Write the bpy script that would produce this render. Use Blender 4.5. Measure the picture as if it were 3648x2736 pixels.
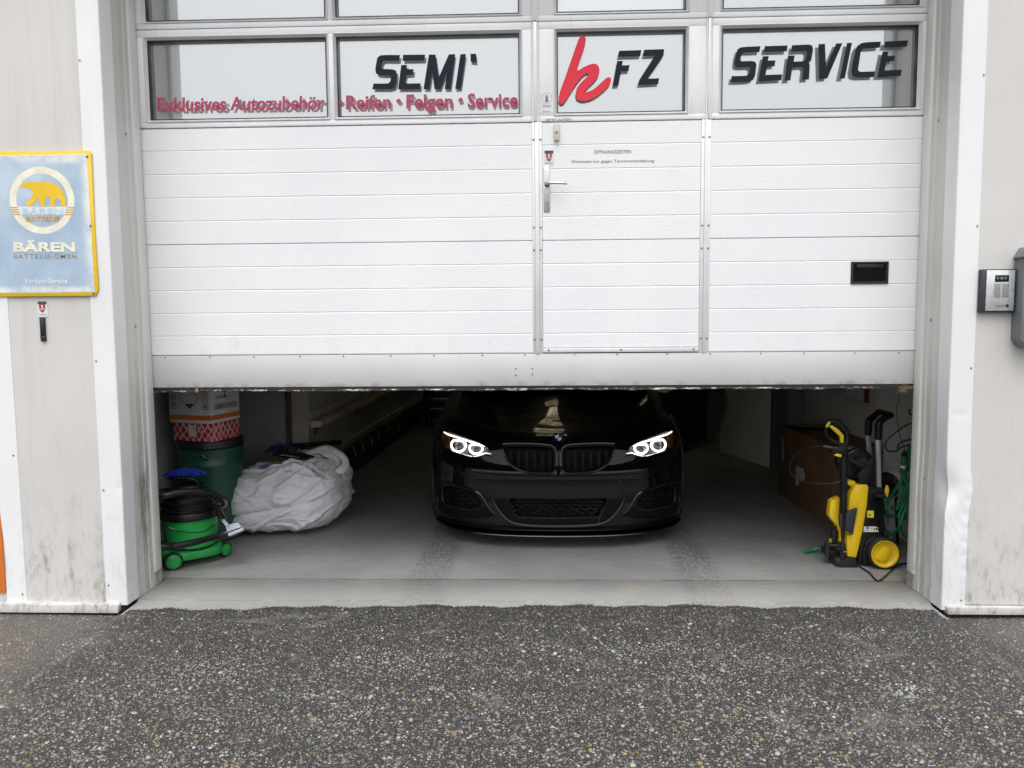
import bpy, bmesh, math, random
import numpy as np
from mathutils import Vector, Matrix
from mathutils.bvhtree import BVHTree

for _o in list(bpy.data.objects):
    bpy.data.objects.remove(_o)
SC = bpy.context.scene
COL = SC.collection
R = math.radians
random.seed(7)
rng = np.random.default_rng(7)

# ------------------------------------------------------------------ camera
CAM = np.array([0.0759, -4.3527, 1.5115])
YAW, PITCH, ROLL = 0.03618, 0.09031, -0.00838
FPX, PW, PH = 2850.0, 3648.0, 2736.0
_f = np.array([-math.sin(YAW)*math.cos(PITCH), math.cos(YAW)*math.cos(PITCH), -math.sin(PITCH)])
_r = np.array([math.cos(YAW), math.sin(YAW), 0.0])
_u = np.cross(_r, _f)
CR = math.cos(ROLL)*_r + math.sin(ROLL)*_u
CU = -math.sin(ROLL)*_r + math.cos(ROLL)*_u
CF = _f
cd = bpy.data.cameras.new('camera')
cd.sensor_fit = 'HORIZONTAL'; cd.sensor_width = 36.0
cd.lens = 36.0*FPX/PW
cd.clip_start = 0.05; cd.clip_end = 2000
cam = bpy.data.objects.new('camera', cd); COL.objects.link(cam)
cam.matrix_world = Matrix(((CR[0], CU[0], -CF[0], CAM[0]), (CR[1], CU[1], -CF[1], CAM[1]),
                           (CR[2], CU[2], -CF[2], CAM[2]), (0, 0, 0, 1)))
SC.camera = cam

# ------------------------------------------------------------------ overcast daylight
SUN_EL, SUN_AZ = R(64), R(182)          # high, behind the camera
wd = bpy.data.worlds.new('World'); SC.world = wd; wd.use_nodes = True
nt = wd.node_tree; nt.nodes.clear()
sky = nt.nodes.new('ShaderNodeTexSky'); sky.sky_type = 'NISHITA'; sky.sun_disc = False
sky.sun_elevation = SUN_EL; sky.sun_rotation = SUN_AZ
sky.air_density = 1.0; sky.dust_density = 4.0; sky.ozone_density = 1.0
hs = nt.nodes.new('ShaderNodeHueSaturation'); hs.inputs['Saturation'].default_value = 0.14
bg = nt.nodes.new('ShaderNodeBackground'); bg.inputs['Strength'].default_value = 0.15
wo = nt.nodes.new('ShaderNodeOutputWorld')
nt.links.new(sky.outputs[0], hs.inputs['Color']); nt.links.new(hs.outputs[0], bg.inputs['Color'])
nt.links.new(bg.outputs[0], wo.inputs['Surface'])
sl = bpy.data.lights.new('sun', 'SUN'); sl.energy = 0.7; sl.angle = R(60); sl.color = (1.0, 0.985, 0.96)
so = bpy.data.objects.new('sun', sl); COL.objects.link(so)
_d = Vector((math.sin(SUN_AZ)*math.cos(SUN_EL), math.cos(SUN_AZ)*math.cos(SUN_EL), math.sin(SUN_EL)))
so.rotation_euler = _d.to_track_quat('Z', 'Y').to_euler(); so.location = (0, -6, 12)
vs = SC.view_settings
vs.view_transform = 'Standard'; vs.look = 'None'; vs.gamma = 1.0; vs.use_curve_mapping = False
vs.exposure = 0.68
SC.render.engine = 'CYCLES'
SC.cycles.max_bounces = 10; SC.cycles.diffuse_bounces = 5; SC.cycles.glossy_bounces = 5
SC.cycles.transparent_max_bounces = 12
SC.cycles.sample_clamp_indirect = 6.0

# ------------------------------------------------------------------ photograph pixel -> place
def ray(px, py):
    return CF + CR*((px-PW/2)/FPX) + CU*((PH/2-py)/FPX)
def at(px, py, ax, val):
    d = ray(px, py); t = (val-CAM[ax])/d[ax]
    return Vector(CAM + d*t)
def onY(p, y=0.0): return at(p[0], p[1], 1, y)
def onX(p, x): return at(p[0], p[1], 0, x)
def onZ(p, z=0.0): return at(p[0], p[1], 2, z)
def proj(P):
    d = np.asarray(P) - CAM
    w = d @ CF
    return PW/2 + FPX*(d @ CR)/w, PH/2 - FPX*(d @ CU)/w
def zm(ox, oy, s): return lambda x, y: (ox + x/s, oy + y/s)
zD = zm(0, 0, 2212/3648)
z1 = zm(0, 0, 2.212); z2 = zm(1000, 0, 2.212); z3 = zm(1850, 0, 2.765); z4 = zm(2448, 0, 1.8433)
z5 = zm(0, 500, 2.0737); z6 = zm(1500, 1340, 1.907); z7 = zm(500, 1340, 2.212); z8 = zm(2600, 1340, 2.074)
zB = zm(540, 1380, 2.86); zV = zm(2820, 1420, 2.3708); zJ = zm(3200, 1200, 1.58); zI = zm(3400, 800, 3.318)
zL = zm(0, 1600, 2.553)

# ------------------------------------------------------------------ objects
OFF = {}
def tag(o, label=None, cat=None, group=None, kind=None):
    if label: o['label'] = label
    if cat: o['category'] = cat
    if group: o['group'] = group
    if kind: o['kind'] = kind
    return o
def thing(name, label, cat, loc=(0, 0, 0), group=None):
    o = bpy.data.objects.new(name, None); COL.objects.link(o)
    o.empty_display_size = 0.1
    o.location = loc; OFF[o] = Vector(loc)
    return tag(o, label, cat, group)

def catmull(P, k=6, closed=False):
    P = [Vector(p) for p in P]; n = len(P); out = []
    if k <= 1 or n < 3: return P
    rngn = range(n if closed else n-1)
    for i in rngn:
        p0 = P[(i-1) % n] if closed or i > 0 else P[0]*2-P[1]
        p1 = P[i]; p2 = P[(i+1) % n]
        p3 = P[(i+2) % n] if closed or i+2 < n else P[-1]*2-P[-2]
        for j in range(k):
            t = j/k
            out.append(0.5*((2*p1)+(p2-p0)*t+(2*p0-5*p1+4*p2-p3)*t*t+(3*p1-p0-3*p2+p3)*t**3))
    if not closed: out.append(P[-1])
    return out
def chaikin(P, it=2):
    P = [Vector(p) for p in P]
    for _ in range(it):
        Q = []
        for i in range(len(P)):
            a, b = P[i], P[(i+1) % len(P)]
            Q += [a*.75+b*.25, a*.25+b*.75]
        P = Q
    return P

class G:
    def __init__(s): s.v = []; s.f = []
    def add(s, V, F):
        b = len(s.v); s.v += [Vector(v) for v in V]; s.f += [tuple(i+b for i in f) for f in F]; return s
    def box(s, x0, x1, y0, y1, z0, z1):
        V = [(x, y, z) for x in (x0, x1) for y in (y0, y1) for z in (z0, z1)]
        return s.add(V, [(0, 1, 3, 2), (4, 6, 7, 5), (0, 4, 5, 1), (2, 3, 7, 6), (0, 2, 6, 4), (1, 5, 7, 3)])
    def obox(s, c, a, b, d):                      # centre and three half vectors
        c, a, b, d = map(Vector, (c, a, b, d))
        V = [c+i*a+j*b+k*d for i in (-1, 1) for j in (-1, 1) for k in (-1, 1)]
        return s.add(V, [(0, 1, 3, 2), (4, 6, 7, 5), (0, 4, 5, 1), (2, 3, 7, 6), (0, 2, 6, 4), (1, 5, 7, 3)])
    def prism(s, P, ext):                         # planar outline pushed along a vector
        P = [Vector(p) for p in P]; e = Vector(ext); n = len(P)
        F = [tuple(range(n)), tuple(range(2*n-1, n-1, -1))]
        F += [(i, i+n, (i+1) % n+n, (i+1) % n) for i in range(n)]
        return s.add(P+[p+e for p in P], F)
    def ring(s, P, Q):                            # band between two closed outlines
        n = len(P); return s.add(list(P)+list(Q), [(i, (i+1) % n, (i+1) % n+n, i+n) for i in range(n)])
    def tube(s, P, r, n=8, k=1, closed=False, cap=True, flat=None):
        P = catmull(P, k, closed); m = len(P)
        rr = [r]*m if not hasattr(r, '__len__') else [np.interp(i/(m-1), np.linspace(0, 1, len(r)), r) for i in range(m)]
        up = None; V = []; F = []
        for i, p in enumerate(P):
            a = P[(i-1) % m] if closed or i > 0 else p; b = P[(i+1) % m] if closed or i < m-1 else p
            t = (b-a)
            if t.length < 1e-9: t = Vector((0, 0, 1))
            t.normalize()
            if up is None:
                up = Vector((0, 0, 1)) if abs(t.z) < .9 else Vector((0, 1, 0))
            up = up - t*up.dot(t)
            if up.length < 1e-6: up = Vector((1, 0, 0)) - t*t.x
            up.normalize(); w = t.cross(up)
            for j in range(n):
                an = 2*math.pi*j/n
                V.append(p + (up*math.cos(an)*(flat or 1) + w*math.sin(an))*rr[i])
        M_ = m if closed else m-1
        for i in range(M_):
            for j in range(n):
                a, b = i*n+j, i*n+(j+1) % n; c, d = ((i+1) % m)*n+(j+1) % n, ((i+1) % m)*n+j
                F.append((a, b, c, d))
        if cap and not closed:
            F.append(tuple(range(n-1, -1, -1))); F.append(tuple(range((m-1)*n, m*n)))
        return s.add(V, F)
    def cyl(s, p0, p1, r, r1=None, n=24, cap=True):
        return s.tube([p0, p1], [r, r if r1 is None else r1], n=n, cap=cap)
    def lathe(s, c, prof, n=32, axis=(0, 0, 1), a0=0, a1=2*math.pi):
        c = Vector(c); ax = Vector(axis).normalized()
        e1 = ax.orthogonal().normalized(); e2 = ax.cross(e1)
        full = abs(a1-a0-2*math.pi) < 1e-6; m = len(prof); nn = n if full else n+1
        V = [c+ax*h+(e1*math.cos(a0+(a1-a0)*j/n)+e2*math.sin(a0+(a1-a0)*j/n))*r for j in range(nn) for r, h in prof]
        F = [(j*m+i, ((j+1) % nn)*m+i, ((j+1) % nn)*m+i+1, j*m+i+1) for j in range(n) for i in range(m-1)]
        return s.add(V, F)
    def grid(s, V, nu, nv):
        return s.add(V, [(i*nv+j, (i+1)*nv+j, (i+1)*nv+j+1, i*nv+j+1) for i in range(nu-1) for j in range(nv-1)])
    def build(s, name, mat, parent=None, loc=None, bevel=0.0, smooth=40, seg=2, label=None, kind=None, fix=True):
        off = OFF[parent] if parent is not None else Vector(loc if loc is not None else (0, 0, 0))
        me = bpy.data.meshes.new(name)
        me.from_pydata([tuple(v-off) for v in s.v], [], s.f)
        if bevel or fix:
            bm = bmesh.new(); bm.from_mesh(me)
            if fix: bmesh.ops.recalc_face_normals(bm, faces=bm.faces)
            if bevel:
                ed = [e for e in bm.edges if len(e.link_faces) == 2 and e.calc_face_angle(0) > R(35)]
                bmesh.ops.bevel(bm, geom=ed, offset=bevel, segments=seg, profile=.5, affect='EDGES', clamp_overlap=True)
            bm.to_mesh(me); bm.free()
        if smooth:
            me.polygons.foreach_set('use_smooth', [True]*len(me.polygons))
            me.set_sharp_from_angle(angle=R(smooth))
        if mat: me.materials.append(mat)
        o = bpy.data.objects.new(name, me); COL.objects.link(o)
        if parent is not None: o.parent = parent; OFF[o] = off
        else: o.location = off; OFF[o] = off
        if label: o['label'] = label
        if kind: o['kind'] = kind
        return o
def share(o, name, parent, loc):
    c = bpy.data.objects.new(name, o.data); COL.objects.link(c); c.parent = parent; c.location = loc
    OFF[c] = OFF[parent]; return c

def text_geo(string, size=1.0, bold=0.0, shear=0.0, spacing=1.0):
    cu = bpy.data.curves.new('lettering', 'FONT'); cu.body = string; cu.size = size
    cu.offset = bold; cu.shear = shear; cu.space_character = spacing; cu.resolution_u = 3
    ob = bpy.data.objects.new('lettering', cu); COL.objects.link(ob)
    me = bpy.data.meshes.new_from_object(ob.evaluated_get(bpy.context.evaluated_depsgraph_get()))
    bpy.data.objects.remove(ob); bpy.data.curves.remove(cu)
    V = [Vector(v.co) for v in me.vertices]; F = [tuple(p.vertices) for p in me.polygons]
    bpy.data.meshes.remove(me)
    return V, F
def lettering(name, string, bl, br, tl, mat, parent, bold=0.0, shear=0.0, spacing=1.0, lift=None, capref='E'):
    """writing fitted to base-left, base-right and top-left corners (top = capital height)"""
    V, F = text_geo(string, 1.0, bold, shear, spacing)
    Vc, _ = text_geo(capref, 1.0, bold)
    cap = max(v.y for v in Vc); x0 = min(v.x for v in V); x1 = max(v.x for v in V)
    bl, br, tl = Vector(bl), Vector(br), Vector(tl)
    n = (br-bl).cross(tl-bl).normalized()*(0.0008 if lift is None else lift)
    g = G(); g.add([bl+(br-bl)*((v.x-x0)/(x1-x0))+(tl-bl)*(v.y/cap)+n for v in V], F)
    return g.build(name, mat, parent, smooth=0, fix=False)

# ------------------------------------------------------------------ materials
class NT:
    def __init__(s, name):
        s.m = bpy.data.materials.new(name); s.m.use_nodes = True; s.t = s.m.node_tree; s.t.nodes.clear()
        s.out = s.n('ShaderNodeOutputMaterial'); s.b = s.n('ShaderNodeBsdfPrincipled')
        s.l(s.b.outputs[0], s.out.inputs['Surface'])
        s.pos = s.n('ShaderNodeNewGeometry').outputs['Position']
    def n(s, t, **k):
        x = s.t.nodes.new(t)
        for a, v in k.items(): setattr(x, a, v)
        return x
    def l(s, a, b): s.t.links.new(a, b)
    def put(s, sock, v):
        if hasattr(v, 'is_output') or hasattr(v, 'links'): s.l(v, sock)
        else: sock.default_value = v
    def scale(s, sc, vec=None):
        m = s.n('ShaderNodeMapping'); m.inputs['Scale'].default_value = sc; s.l(vec or s.pos, m.inputs['Vector']); return m.outputs[0]
    def noise(s, scale=5, detail=4, rough=.55, st=(1, 1, 1), dist=0):
        x = s.n('ShaderNodeTexNoise'); x.inputs['Scale'].default_value = scale; x.inputs['Detail'].default_value = detail
        x.inputs['Roughness'].default_value = rough; x.inputs['Distortion'].default_value = dist
        s.l(s.scale(st), x.inputs['Vector']); return x.outputs[0]
    def ramp(s, f, a, b, ca=0.0, cb=1.0):
        m = s.n('ShaderNodeMapRange'); m.interpolation_type = 'SMOOTHSTEP'; m.inputs['From Min'].default_value = a; m.inputs['From Max'].default_value = b
        m.inputs['To Min'].default_value = ca; m.inputs['To Max'].default_value = cb; s.l(f, m.inputs['Value']); return m.outputs[0]
    def math(s, op, a, b=0.0, c=None):
        x = s.n('ShaderNodeMath', operation=op); s.put(x.inputs[0], a); s.put(x.inputs[1], b)
        if c is not None: s.put(x.inputs[2], c)
        return x.outputs[0]
    def mix(s, f, a, b):
        x = s.n('ShaderNodeMix', data_type='RGBA'); s.put(x.inputs[0], f)
        for i, v in ((6, a), (7, b)):
            s.put(x.inputs[i], v if not isinstance(v, tuple) else (v+(1,))[:4])
        return x.outputs[2]
    def xyz(s):
        x = s.n('ShaderNodeSeparateXYZ'); s.l(s.pos, x.inputs[0]); return x.outputs
    def bump(s, h, strength=.3, dist=.002):
        x = s.n('ShaderNodeBump'); x.inputs['Strength'].default_value = strength; x.inputs['Distance'].default_value = dist
        s.l(h, x.inputs['Height']); s.l(x.outputs[0], s.b.inputs['Normal']); return x
    def set(s, **k):
        for a, v in k.items():
            s.put(s.b.inputs[a.replace('_', ' ')], (v+(1,))[:4] if isinstance(v, tuple) else v)
        return s
MATS = {}
def M(name, col, rough=.5, metal=0.0, var=.12, vs=6, bump=0.0, bs=150, st=(1, 1, 1), rvar=.1, coat=0.0, spec=None, dirt=None):
    if name in MATS: return MATS[name]
    t = NT(name); c = tuple(col)
    n = t.noise(vs, 5, .6, st)
    base = t.mix(t.ramp(n, .3, .7), tuple(x*(1-var) for x in c), tuple(min(1, x*(1+var*.5)) for x in c))
    if dirt:
        base = t.mix(t.math('MULTIPLY', t.ramp(t.noise(vs*2.3, 6, .7, st), .52, .75), dirt[1]), base, dirt[0])
    t.set(Base_Color=base, Metallic=metal, Roughness=t.ramp(t.noise(vs*1.7, 3), .3, .7, max(.02, rough-rvar), min(1, rough+rvar)))
    if coat: t.b.inputs['Coat Weight'].default_value = coat; t.b.inputs['Coat Roughness'].default_value = .03
    if spec is not None: t.b.inputs['Specular IOR Level'].default_value = spec
    if bump: t.bump(t.noise(bs, 3, .6), bump, .002)
    MATS[name] = t.m; return t.m
def emis(name, col, strength):
    t = NT(name); t.set(Base_Color=tuple(col), Emission_Color=tuple(col), Emission_Strength=float(strength), Roughness=.4)
    return t.m
# ------------------------------------------------------------------ ground and floor
def asphalt_mat():
    t = NT('asphalt'); X, Y, Z = t.xyz()
    vor = t.n('ShaderNodeTexVoronoi'); vor.inputs['Scale'].default_value = 95; t.l(t.pos, vor.inputs['Vector'])
    sep = t.n('ShaderNodeSeparateColor'); t.l(vor.outputs['Color'], sep.inputs[0])
    stone = t.mix(t.ramp(sep.outputs[1], .2, .9), (.10, .095, .09), (.34, .31, .26))
    far = t.math('MAXIMUM', t.math('MULTIPLY', t.ramp(Y, -2.5, -2.2, 1, 0), 1.0), t.ramp(t.math('ABSOLUTE', X), 3.0, 3.3))
    smask = t.math('MULTIPLY', t.ramp(vor.outputs['Distance'], .42, .30), t.ramp(sep.outputs[0], .35, .55))
    fine = t.mix(t.ramp(t.noise(420, 3, .7), .35, .7), (.020, .0195, .019), (.066, .063, .060))
    col = t.mix(t.math('MULTIPLY', smask, t.math('MULTIPLY_ADD', far, .55, .35)), fine, stone)
    dust = t.math('MULTIPLY', t.ramp(t.noise(2.6, 7, .7, (1, 1.6, 1), .8), .56, .70), .5)
    col = t.mix(dust, col, (.2, .195, .19))
    side = t.math('MULTIPLY', t.ramp(t.math('ADD', t.math('ABSOLUTE', t.math('SUBTRACT', X, .05)), t.math('MULTIPLY', t.math('SUBTRACT', t.noise(3, 5), .5), .9)), 1.95, 2.35), .72)
    col = t.mix(side, col, t.mix(t.ramp(t.noise(260, 3), .35, .65), (.075, .066, .057), (.20, .182, .162)))
    t.set(Base_Color=col, Roughness=t.ramp(t.noise(9, 4), .35, .65, .42, .75))
    t.bump(t.math('ADD', t.math('MULTIPLY', vor.outputs['Distance'], -1.2), t.noise(300, 3)), .9, .006)
    return t.m
ASPH = asphalt_mat()
def edgeY(x):
    base = np.interp(x, [-2.3, -2.05, -1.4, -.9, -.4, .6, 1.6, 2.05, 2.3], [-.36, -.455, -.44, -.40, -.375, -.37, -.38, -.385, -.36])
    return base + .012*math.sin(x*9.1)+.010*math.sin(x*23.7+1)+.007*math.sin(x*61+.4)+.005*math.sin(x*143)+random.uniform(-.006, .006)
def edgeZ(x, y):
    s = min(1, max(0, (abs(x)-2.03)/.09)); z = .006*(1-s) + (-.028)*s
    return z - .012*min(1, max(0, (-.5-y)/1.2)) + .003*math.sin(x*3.1+y*2.3)
xs = [-600, -80, -15, -5] + list(np.linspace(-4, 4, 700)) + [5, 15, 80, 600]
ys = [-600, -80, -15, -5, -4] + list(np.linspace(-3.2, -.62, 24))
g = G(); V = []
for x in xs:
    e = edgeY(x) if abs(x) < 4 else -.36
    row = ys + [-.52, -.49 + .0, e - .004, e]
    row = sorted(row[:-4]) + [min(-.53, e-.06), e-.03, e-.004, e]
    for k, y in enumerate(row):
        z = edgeZ(x, y)
        if k == len(row)-1: z = -.02 if abs(x) < 2.06 else z
        V.append((x, y, z))
g.grid(V, len(xs), len(ys)+4)
g.add([(-600, -.5, -.09), (600, -.5, -.09), (600, 600, -.09), (-600, 600, -.09)], [(0, 1, 2, 3)])
g.build('asphalt', ASPH, smooth=60, kind='structure', fix=False)

def floor_mat():
    t = NT('painted_concrete'); X, Y, Z = t.xyz()
    big = t.noise(1.3, 5, .6); st = t.noise(6, 8, .75, (1.4, 5, 1))
    col = t.mix(t.ramp(big, .3, .7), (.205, .205, .20), (.285, .285, .278))
    col = t.mix(t.math('MULTIPLY', t.ramp(st, .53, .68), .42), col, (.16, .156, .148))
    grit = t.ramp(t.noise(70, 6, .8, (.7, 3.0, 1)), .57, .66)
    col = t.mix(t.math('MULTIPLY', grit, t.ramp(t.noise(2.4, 3), .38, .62, .12, .85)), col, (.09, .088, .085))
    # rubbed-off rubber where wheels roll in and out
    def track(c, w):
        d = t.math('ABSOLUTE', t.math('SUBTRACT', t.math('ADD', X, t.math('MULTIPLY', t.math('SUBTRACT', t.noise(1.7, 2), .5), .1)), c))
        return t.ramp(d, w, w*.55)
    tr = t.math('MAXIMUM', track(-.56, .15), track(.98, .15))
    blocks = t.ramp(t.noise(34, 5, .75, (1.6, .6, 1)), .43, .56)
    tr = t.math('MULTIPLY', t.math('MULTIPLY', tr, blocks), t.ramp(Y, .05, .5, .30, .60))
    col = t.mix(tr, col, (.055, .053, .05))
    rust = t.math('MULTIPLY', t.ramp(t.noise(2.6, 4), .62, .74), t.ramp(Y, .35, .0))
    col = t.mix(t.math('MULTIPLY', rust, .35), col, (.36, .27, .16))
    sm_ = t.math('MULTIPLY', t.ramp(t.math('ABSOLUTE', t.math('SUBTRACT', Y, .052)), .010, .003), t.ramp(t.noise(4.5, 5, .7), .46, .54))
    col = t.mix(t.math('MULTIPLY', sm_, .8), col, (.03, .03, .028))
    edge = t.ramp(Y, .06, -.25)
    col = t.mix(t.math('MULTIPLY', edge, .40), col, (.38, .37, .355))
    t.set(Base_Color=col, Roughness=t.ramp(st, .3, .7, .38, .62))
    t.bump(t.math('ADD', t.noise(60, 5, .7), t.math('MULTIPLY', grit, -.6)), .35, .004)
    return t.m
FLOOR = floor_mat()
G().box(-2.6, 2.6, .061, 12.2, -.08, 0).build('garage_floor', FLOOR, kind='structure')
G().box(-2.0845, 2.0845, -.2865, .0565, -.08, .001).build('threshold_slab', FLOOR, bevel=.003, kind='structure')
xs = np.linspace(-2.061, 2.061, 260); V = []
for x in xs:
    w = .003*math.sin(x*17)+.003*math.sin(x*41+1)+random.uniform(-.0015, .0015)
    V += [(x, -.49, -.07), (x, -.49, -.004), (x, -.32+w, .000), (x, -.300+w, .006+random.uniform(0, .002)), (x, -.291, .004), (x, -.2905, -.07)]
g = G(); g.grid(V, len(xs), 6); g.build('apron_edge', FLOOR, kind='structure')
G().box(-2.066, 2.066, -.30, .07, -.085, -.012).build('slab_bed', M('joint_dirt', (.03, .028, .026), .9), kind='structure')

# ------------------------------------------------------------------ the workshop front
def panel_mat(name, a, b, streak=.5, mud=0.0):
    t = NT(name); X, Y, Z = t.xyz()
    col = t.mix(t.ramp(t.noise(.9, 4, .6), .3, .7), a, b)
    v = t.noise(14, 5, .6, (1, 1, .04))
    col = t.mix(t.math('MULTIPLY', t.ramp(v, .5, .75), streak*.35), col, tuple(c*.72 for c in a))
    low = t.ramp(t.math('ADD', Z, t.math('MULTIPLY', t.math('SUBTRACT', t.noise(5, 5), .5), .7)), .75, .0)
    grime = t.ramp(t.noise(11, 9, .85, (1.8, 1.8, .7)), .47, .70)
    col = t.mix(t.math('MULTIPLY', t.math('MULTIPLY', low, grime), streak), col, (.13, .115, .10))
    if mud:                                   # oily rub marks left by boxes and tyres on one reveal
        mk = t.math('MULTIPLY', t.math('MULTIPLY', t.ramp(t.math('ABSOLUTE', t.math('SUBTRACT', Z, .50)), .42, .10), t.ramp(t.math('ABSOLUTE', t.math('ADD', Y, .15)), .10, .03)), t.ramp(X, .5, -.5))
        col = t.mix(t.math('MULTIPLY', t.math('MULTIPLY', mk, t.ramp(t.noise(7, 8, .8, (1, 2.5, .6)), .38, .62)), mud), col, (.12, .10, .085))
    spots = t.ramp(t.noise(75, 2, .5), .76, .79)
    col = t.mix(t.math('MULTIPLY', spots, .3*streak), col, (.16, .14, .12))
    t.set(Base_Color=col, Roughness=t.ramp(t.noise(5, 4), .3, .7, .38, .55))
    wave = t.n('ShaderNodeTexWave'); wave.inputs['Scale'].default_value = 3.1; wave.inputs['Distortion'].default_value = .4
    t.l(t.scale((1, 1, .02)), wave.inputs['Vector'])
    t.bump(t.math('ADD', t.math('MULTIPLY', wave.outputs['Fac'], .5), t.math('MULTIPLY', t.noise(2.2, 3), 1.5)), .25, .004)
    return t.m
BEIGE = panel_mat('beige_sheet', (.55, .535, .517), (.615, .602, .586), .85)
BEIGE2 = panel_mat('reveal_sheet', (.56, .55, .52), (.63, .62, .59), .8, .75)
WHITE = panel_mat('white_flashing', (.70, .71, .72), (.78, .79, .80), .35)
GREYW = panel_mat('grey_flashing', (.66, .66, .65), (.72, .72, .71), .5)
bld = thing('workshop_building', 'beige metal-clad workshop front with white flashings round the door opening', 'building', (0, -.2, 0))
def solid(name, mat, *b, parent=bld, bevel=0.0, **k): return G().box(*b).build(name, mat, parent, bevel=bevel, **k)
solid('wall_panel', BEIGE, -2.603, -2.168, -.398, -.02, .03, 4.6)
solid('wall_core', BEIGE2, -2.167, -2.086, -.36, -.02, .004, 4.6)
solid('wall_core', BEIGE2, 2.086, 2.167, -.36, -.02, .004, 4.6)
solid('wall_panel', BEIGE, -7.0, -2.60, -.392, -.02, .03, 4.6)
solid('wall_panel', BEIGE, 2.168, 2.70, -.398, -.02, .036, 4.6)
solid('wall_panel', BEIGE, 2.704, 7.0, -.398, -.02, .036, 4.6)
solid('lintel', BEIGE, -2.085, 2.085, -.398, -.005, 3.62, 4.6)
def flashing(name, side, dents=0.0, zlo=.03):
    s = side
    sec = [(2.176, -.3985)] + [(x, -.403) for x in np.linspace(2.175, 2.0655, 9)] + [(2.0635, -.4015)] + \
          [(2.0625, y) for y in np.linspace(-.398, -.286, 8)] + [(2.078, -.2845)]
    zz = list(np.linspace(zlo, 2.2, 260)) + [3.0, 3.8, 4.55]; V = []
    for z in zz:
        for i, (x, y) in enumerate(sec):
            dx = dy = 0.0
            if dents:
                e = math.exp(-((z-.62)/.09)**2)
                ph = x*60+z*47
                dy += .018*e*math.exp(-((x-2.075)/.03)**2)*(1 if i < 11 else .4)
                dx += .017*e*math.exp(-((y+.40)/.06)**2)
                dx += .006*math.exp(-((z-.80)/.16)**2)*math.exp(-((y+.29)/.07)**2)
                a = math.exp(-((z-.48)/.13)**2)
                dy += a*.0045*math.sin(ph)*math.sin(z*31+x*90)
                dy += .0018*math.exp(-((z-.99-.6*(x-2.12)**2*20)/.02)**2)*math.exp(-((x-2.12)/.05)**2)
                if i < 3: dx += .0022*math.sin(z*70)*math.exp(-((z-.35)/.22)**2); dy += -.004*abs(math.sin(z*44))*math.exp(-((z-.4)/.25)**2)
            else:
                dy += .0016*math.sin(z*5.3+x*11)*math.sin(z*2.1) + .004*math.exp(-((z-.63)/.03)**2)*math.exp(-((x-2.07)/.02)**2)
            lean = .012*(1-z/3.2)
            V.append((s*(x+dx+lean-.006), y+dy, z))
    g = G(); g.grid(V, len(zz), len(sec)); o = g.build(name, WHITE, bld, smooth=50)
    for z in ([.12, .62, 1.28, 2.2, 2.75] if s < 0 else [.06, 1.22, 1.9, 2.6]):
        for x, y, n in ((2.163, -.404, (0, -1, 0)),):
            G().lathe((s*(x), y, z), [(0, .003), (.0035, .0028), (.005, 0)], 10, n).build('screw', M('screw_steel', (.35, .34, .33), .35, .9), o, smooth=0)
    return o
flashing('corner_flashing', -1, 0, .014); flashing('corner_flashing', 1, 1.0, .010)
for s in (-1, 1):
    # reveal sheet with a folded rib, and the pale strip beside the door
    sec = [(2.081, -.29), (2.081, -.20), (2.0795, -.195), (2.0795, -.182), (2.081, -.178), (2.081, -.135), (2.0775, -.130), (2.0775, -.112), (2.081, -.108), (2.081, -.07)]
    zz = np.linspace(.0025, 4.55, 90); g = G()
    g.grid([(s*(x+(.004*math.sin(z*9)*math.exp(-((z-.6)/.3)**2) if s > 0 else 0)), y, z) for z in zz for x, y in sec], len(zz), len(sec)); rv = g.build('reveal_sheet', BEIGE2, bld, smooth=30)
    for z in (.62, 1.45, 2.45):
        G().lathe((s*2.080, -.155, z), [(0, .004), (.006, .003), (.009, 0)], 12, (-s, 0, 0)).build('screw', M('screw_steel', (.35, .34, .33), .35, .9), rv, smooth=0)
    js = G().box(*sorted((s*2.071, s*2.092)), -.085, -.0105, .085, 4.55).build('door_jamb', GREYW, bld, bevel=.002)
    solid('jamb_foot', M('bare_jamb', (.36, .34, .31), .6, var=.35, vs=18), *sorted((s*2.072, s*2.092)), -.084, -.0115, .004, .083, parent=js)
    solid('frame_backing', M('dark_steel', (.05, .05, .052), .6), *sorted((s*2.086, s*2.62)), -.018, -.004, .0, 4.5)
BASE = panel_mat('base_sheet', (.50, .485, .46), (.57, .555, .53), 1.0)
g = G(); g.add([(-2.765, -.398, .034), (-2.765, -.43, .028), (-2.765, -.436, -.016), (-2.765, -.40, -.016), (-2.104, -.398, .03), (-2.104, -.43, .024), (-2.104, -.436, -.017), (-2.104, -.40, -.017)],
      [(0, 1, 5, 4), (1, 2, 6, 5), (2, 3, 7, 6), (0, 3, 2, 1), (4, 5, 6, 7), (0, 4, 7, 3)]); g.build('base_flashing', BASE, bld, bevel=.002)
g = G(); g.add([(2.086, -.398, .034), (2.086, -.42, .030), (2.092, -.424, -.006), (2.086, -.39, -.006), (3.6, -.398, .034), (3.6, -.42, .030), (3.6, -.424, -.006), (3.6, -.39, -.006)],
      [(0, 1, 5, 4), (1, 2, 6, 5), (2, 3, 7, 6), (0, 3, 2, 1), (4, 5, 6, 7), (0, 4, 7, 3)]); g.build('base_flashing', BASE, bld, bevel=.002)
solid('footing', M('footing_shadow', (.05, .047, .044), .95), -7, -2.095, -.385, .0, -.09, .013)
solid('footing', M('footing_shadow', (.05, .047, .044), .95), 2.095, 7, -.385, .0, -.09, .009)
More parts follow.
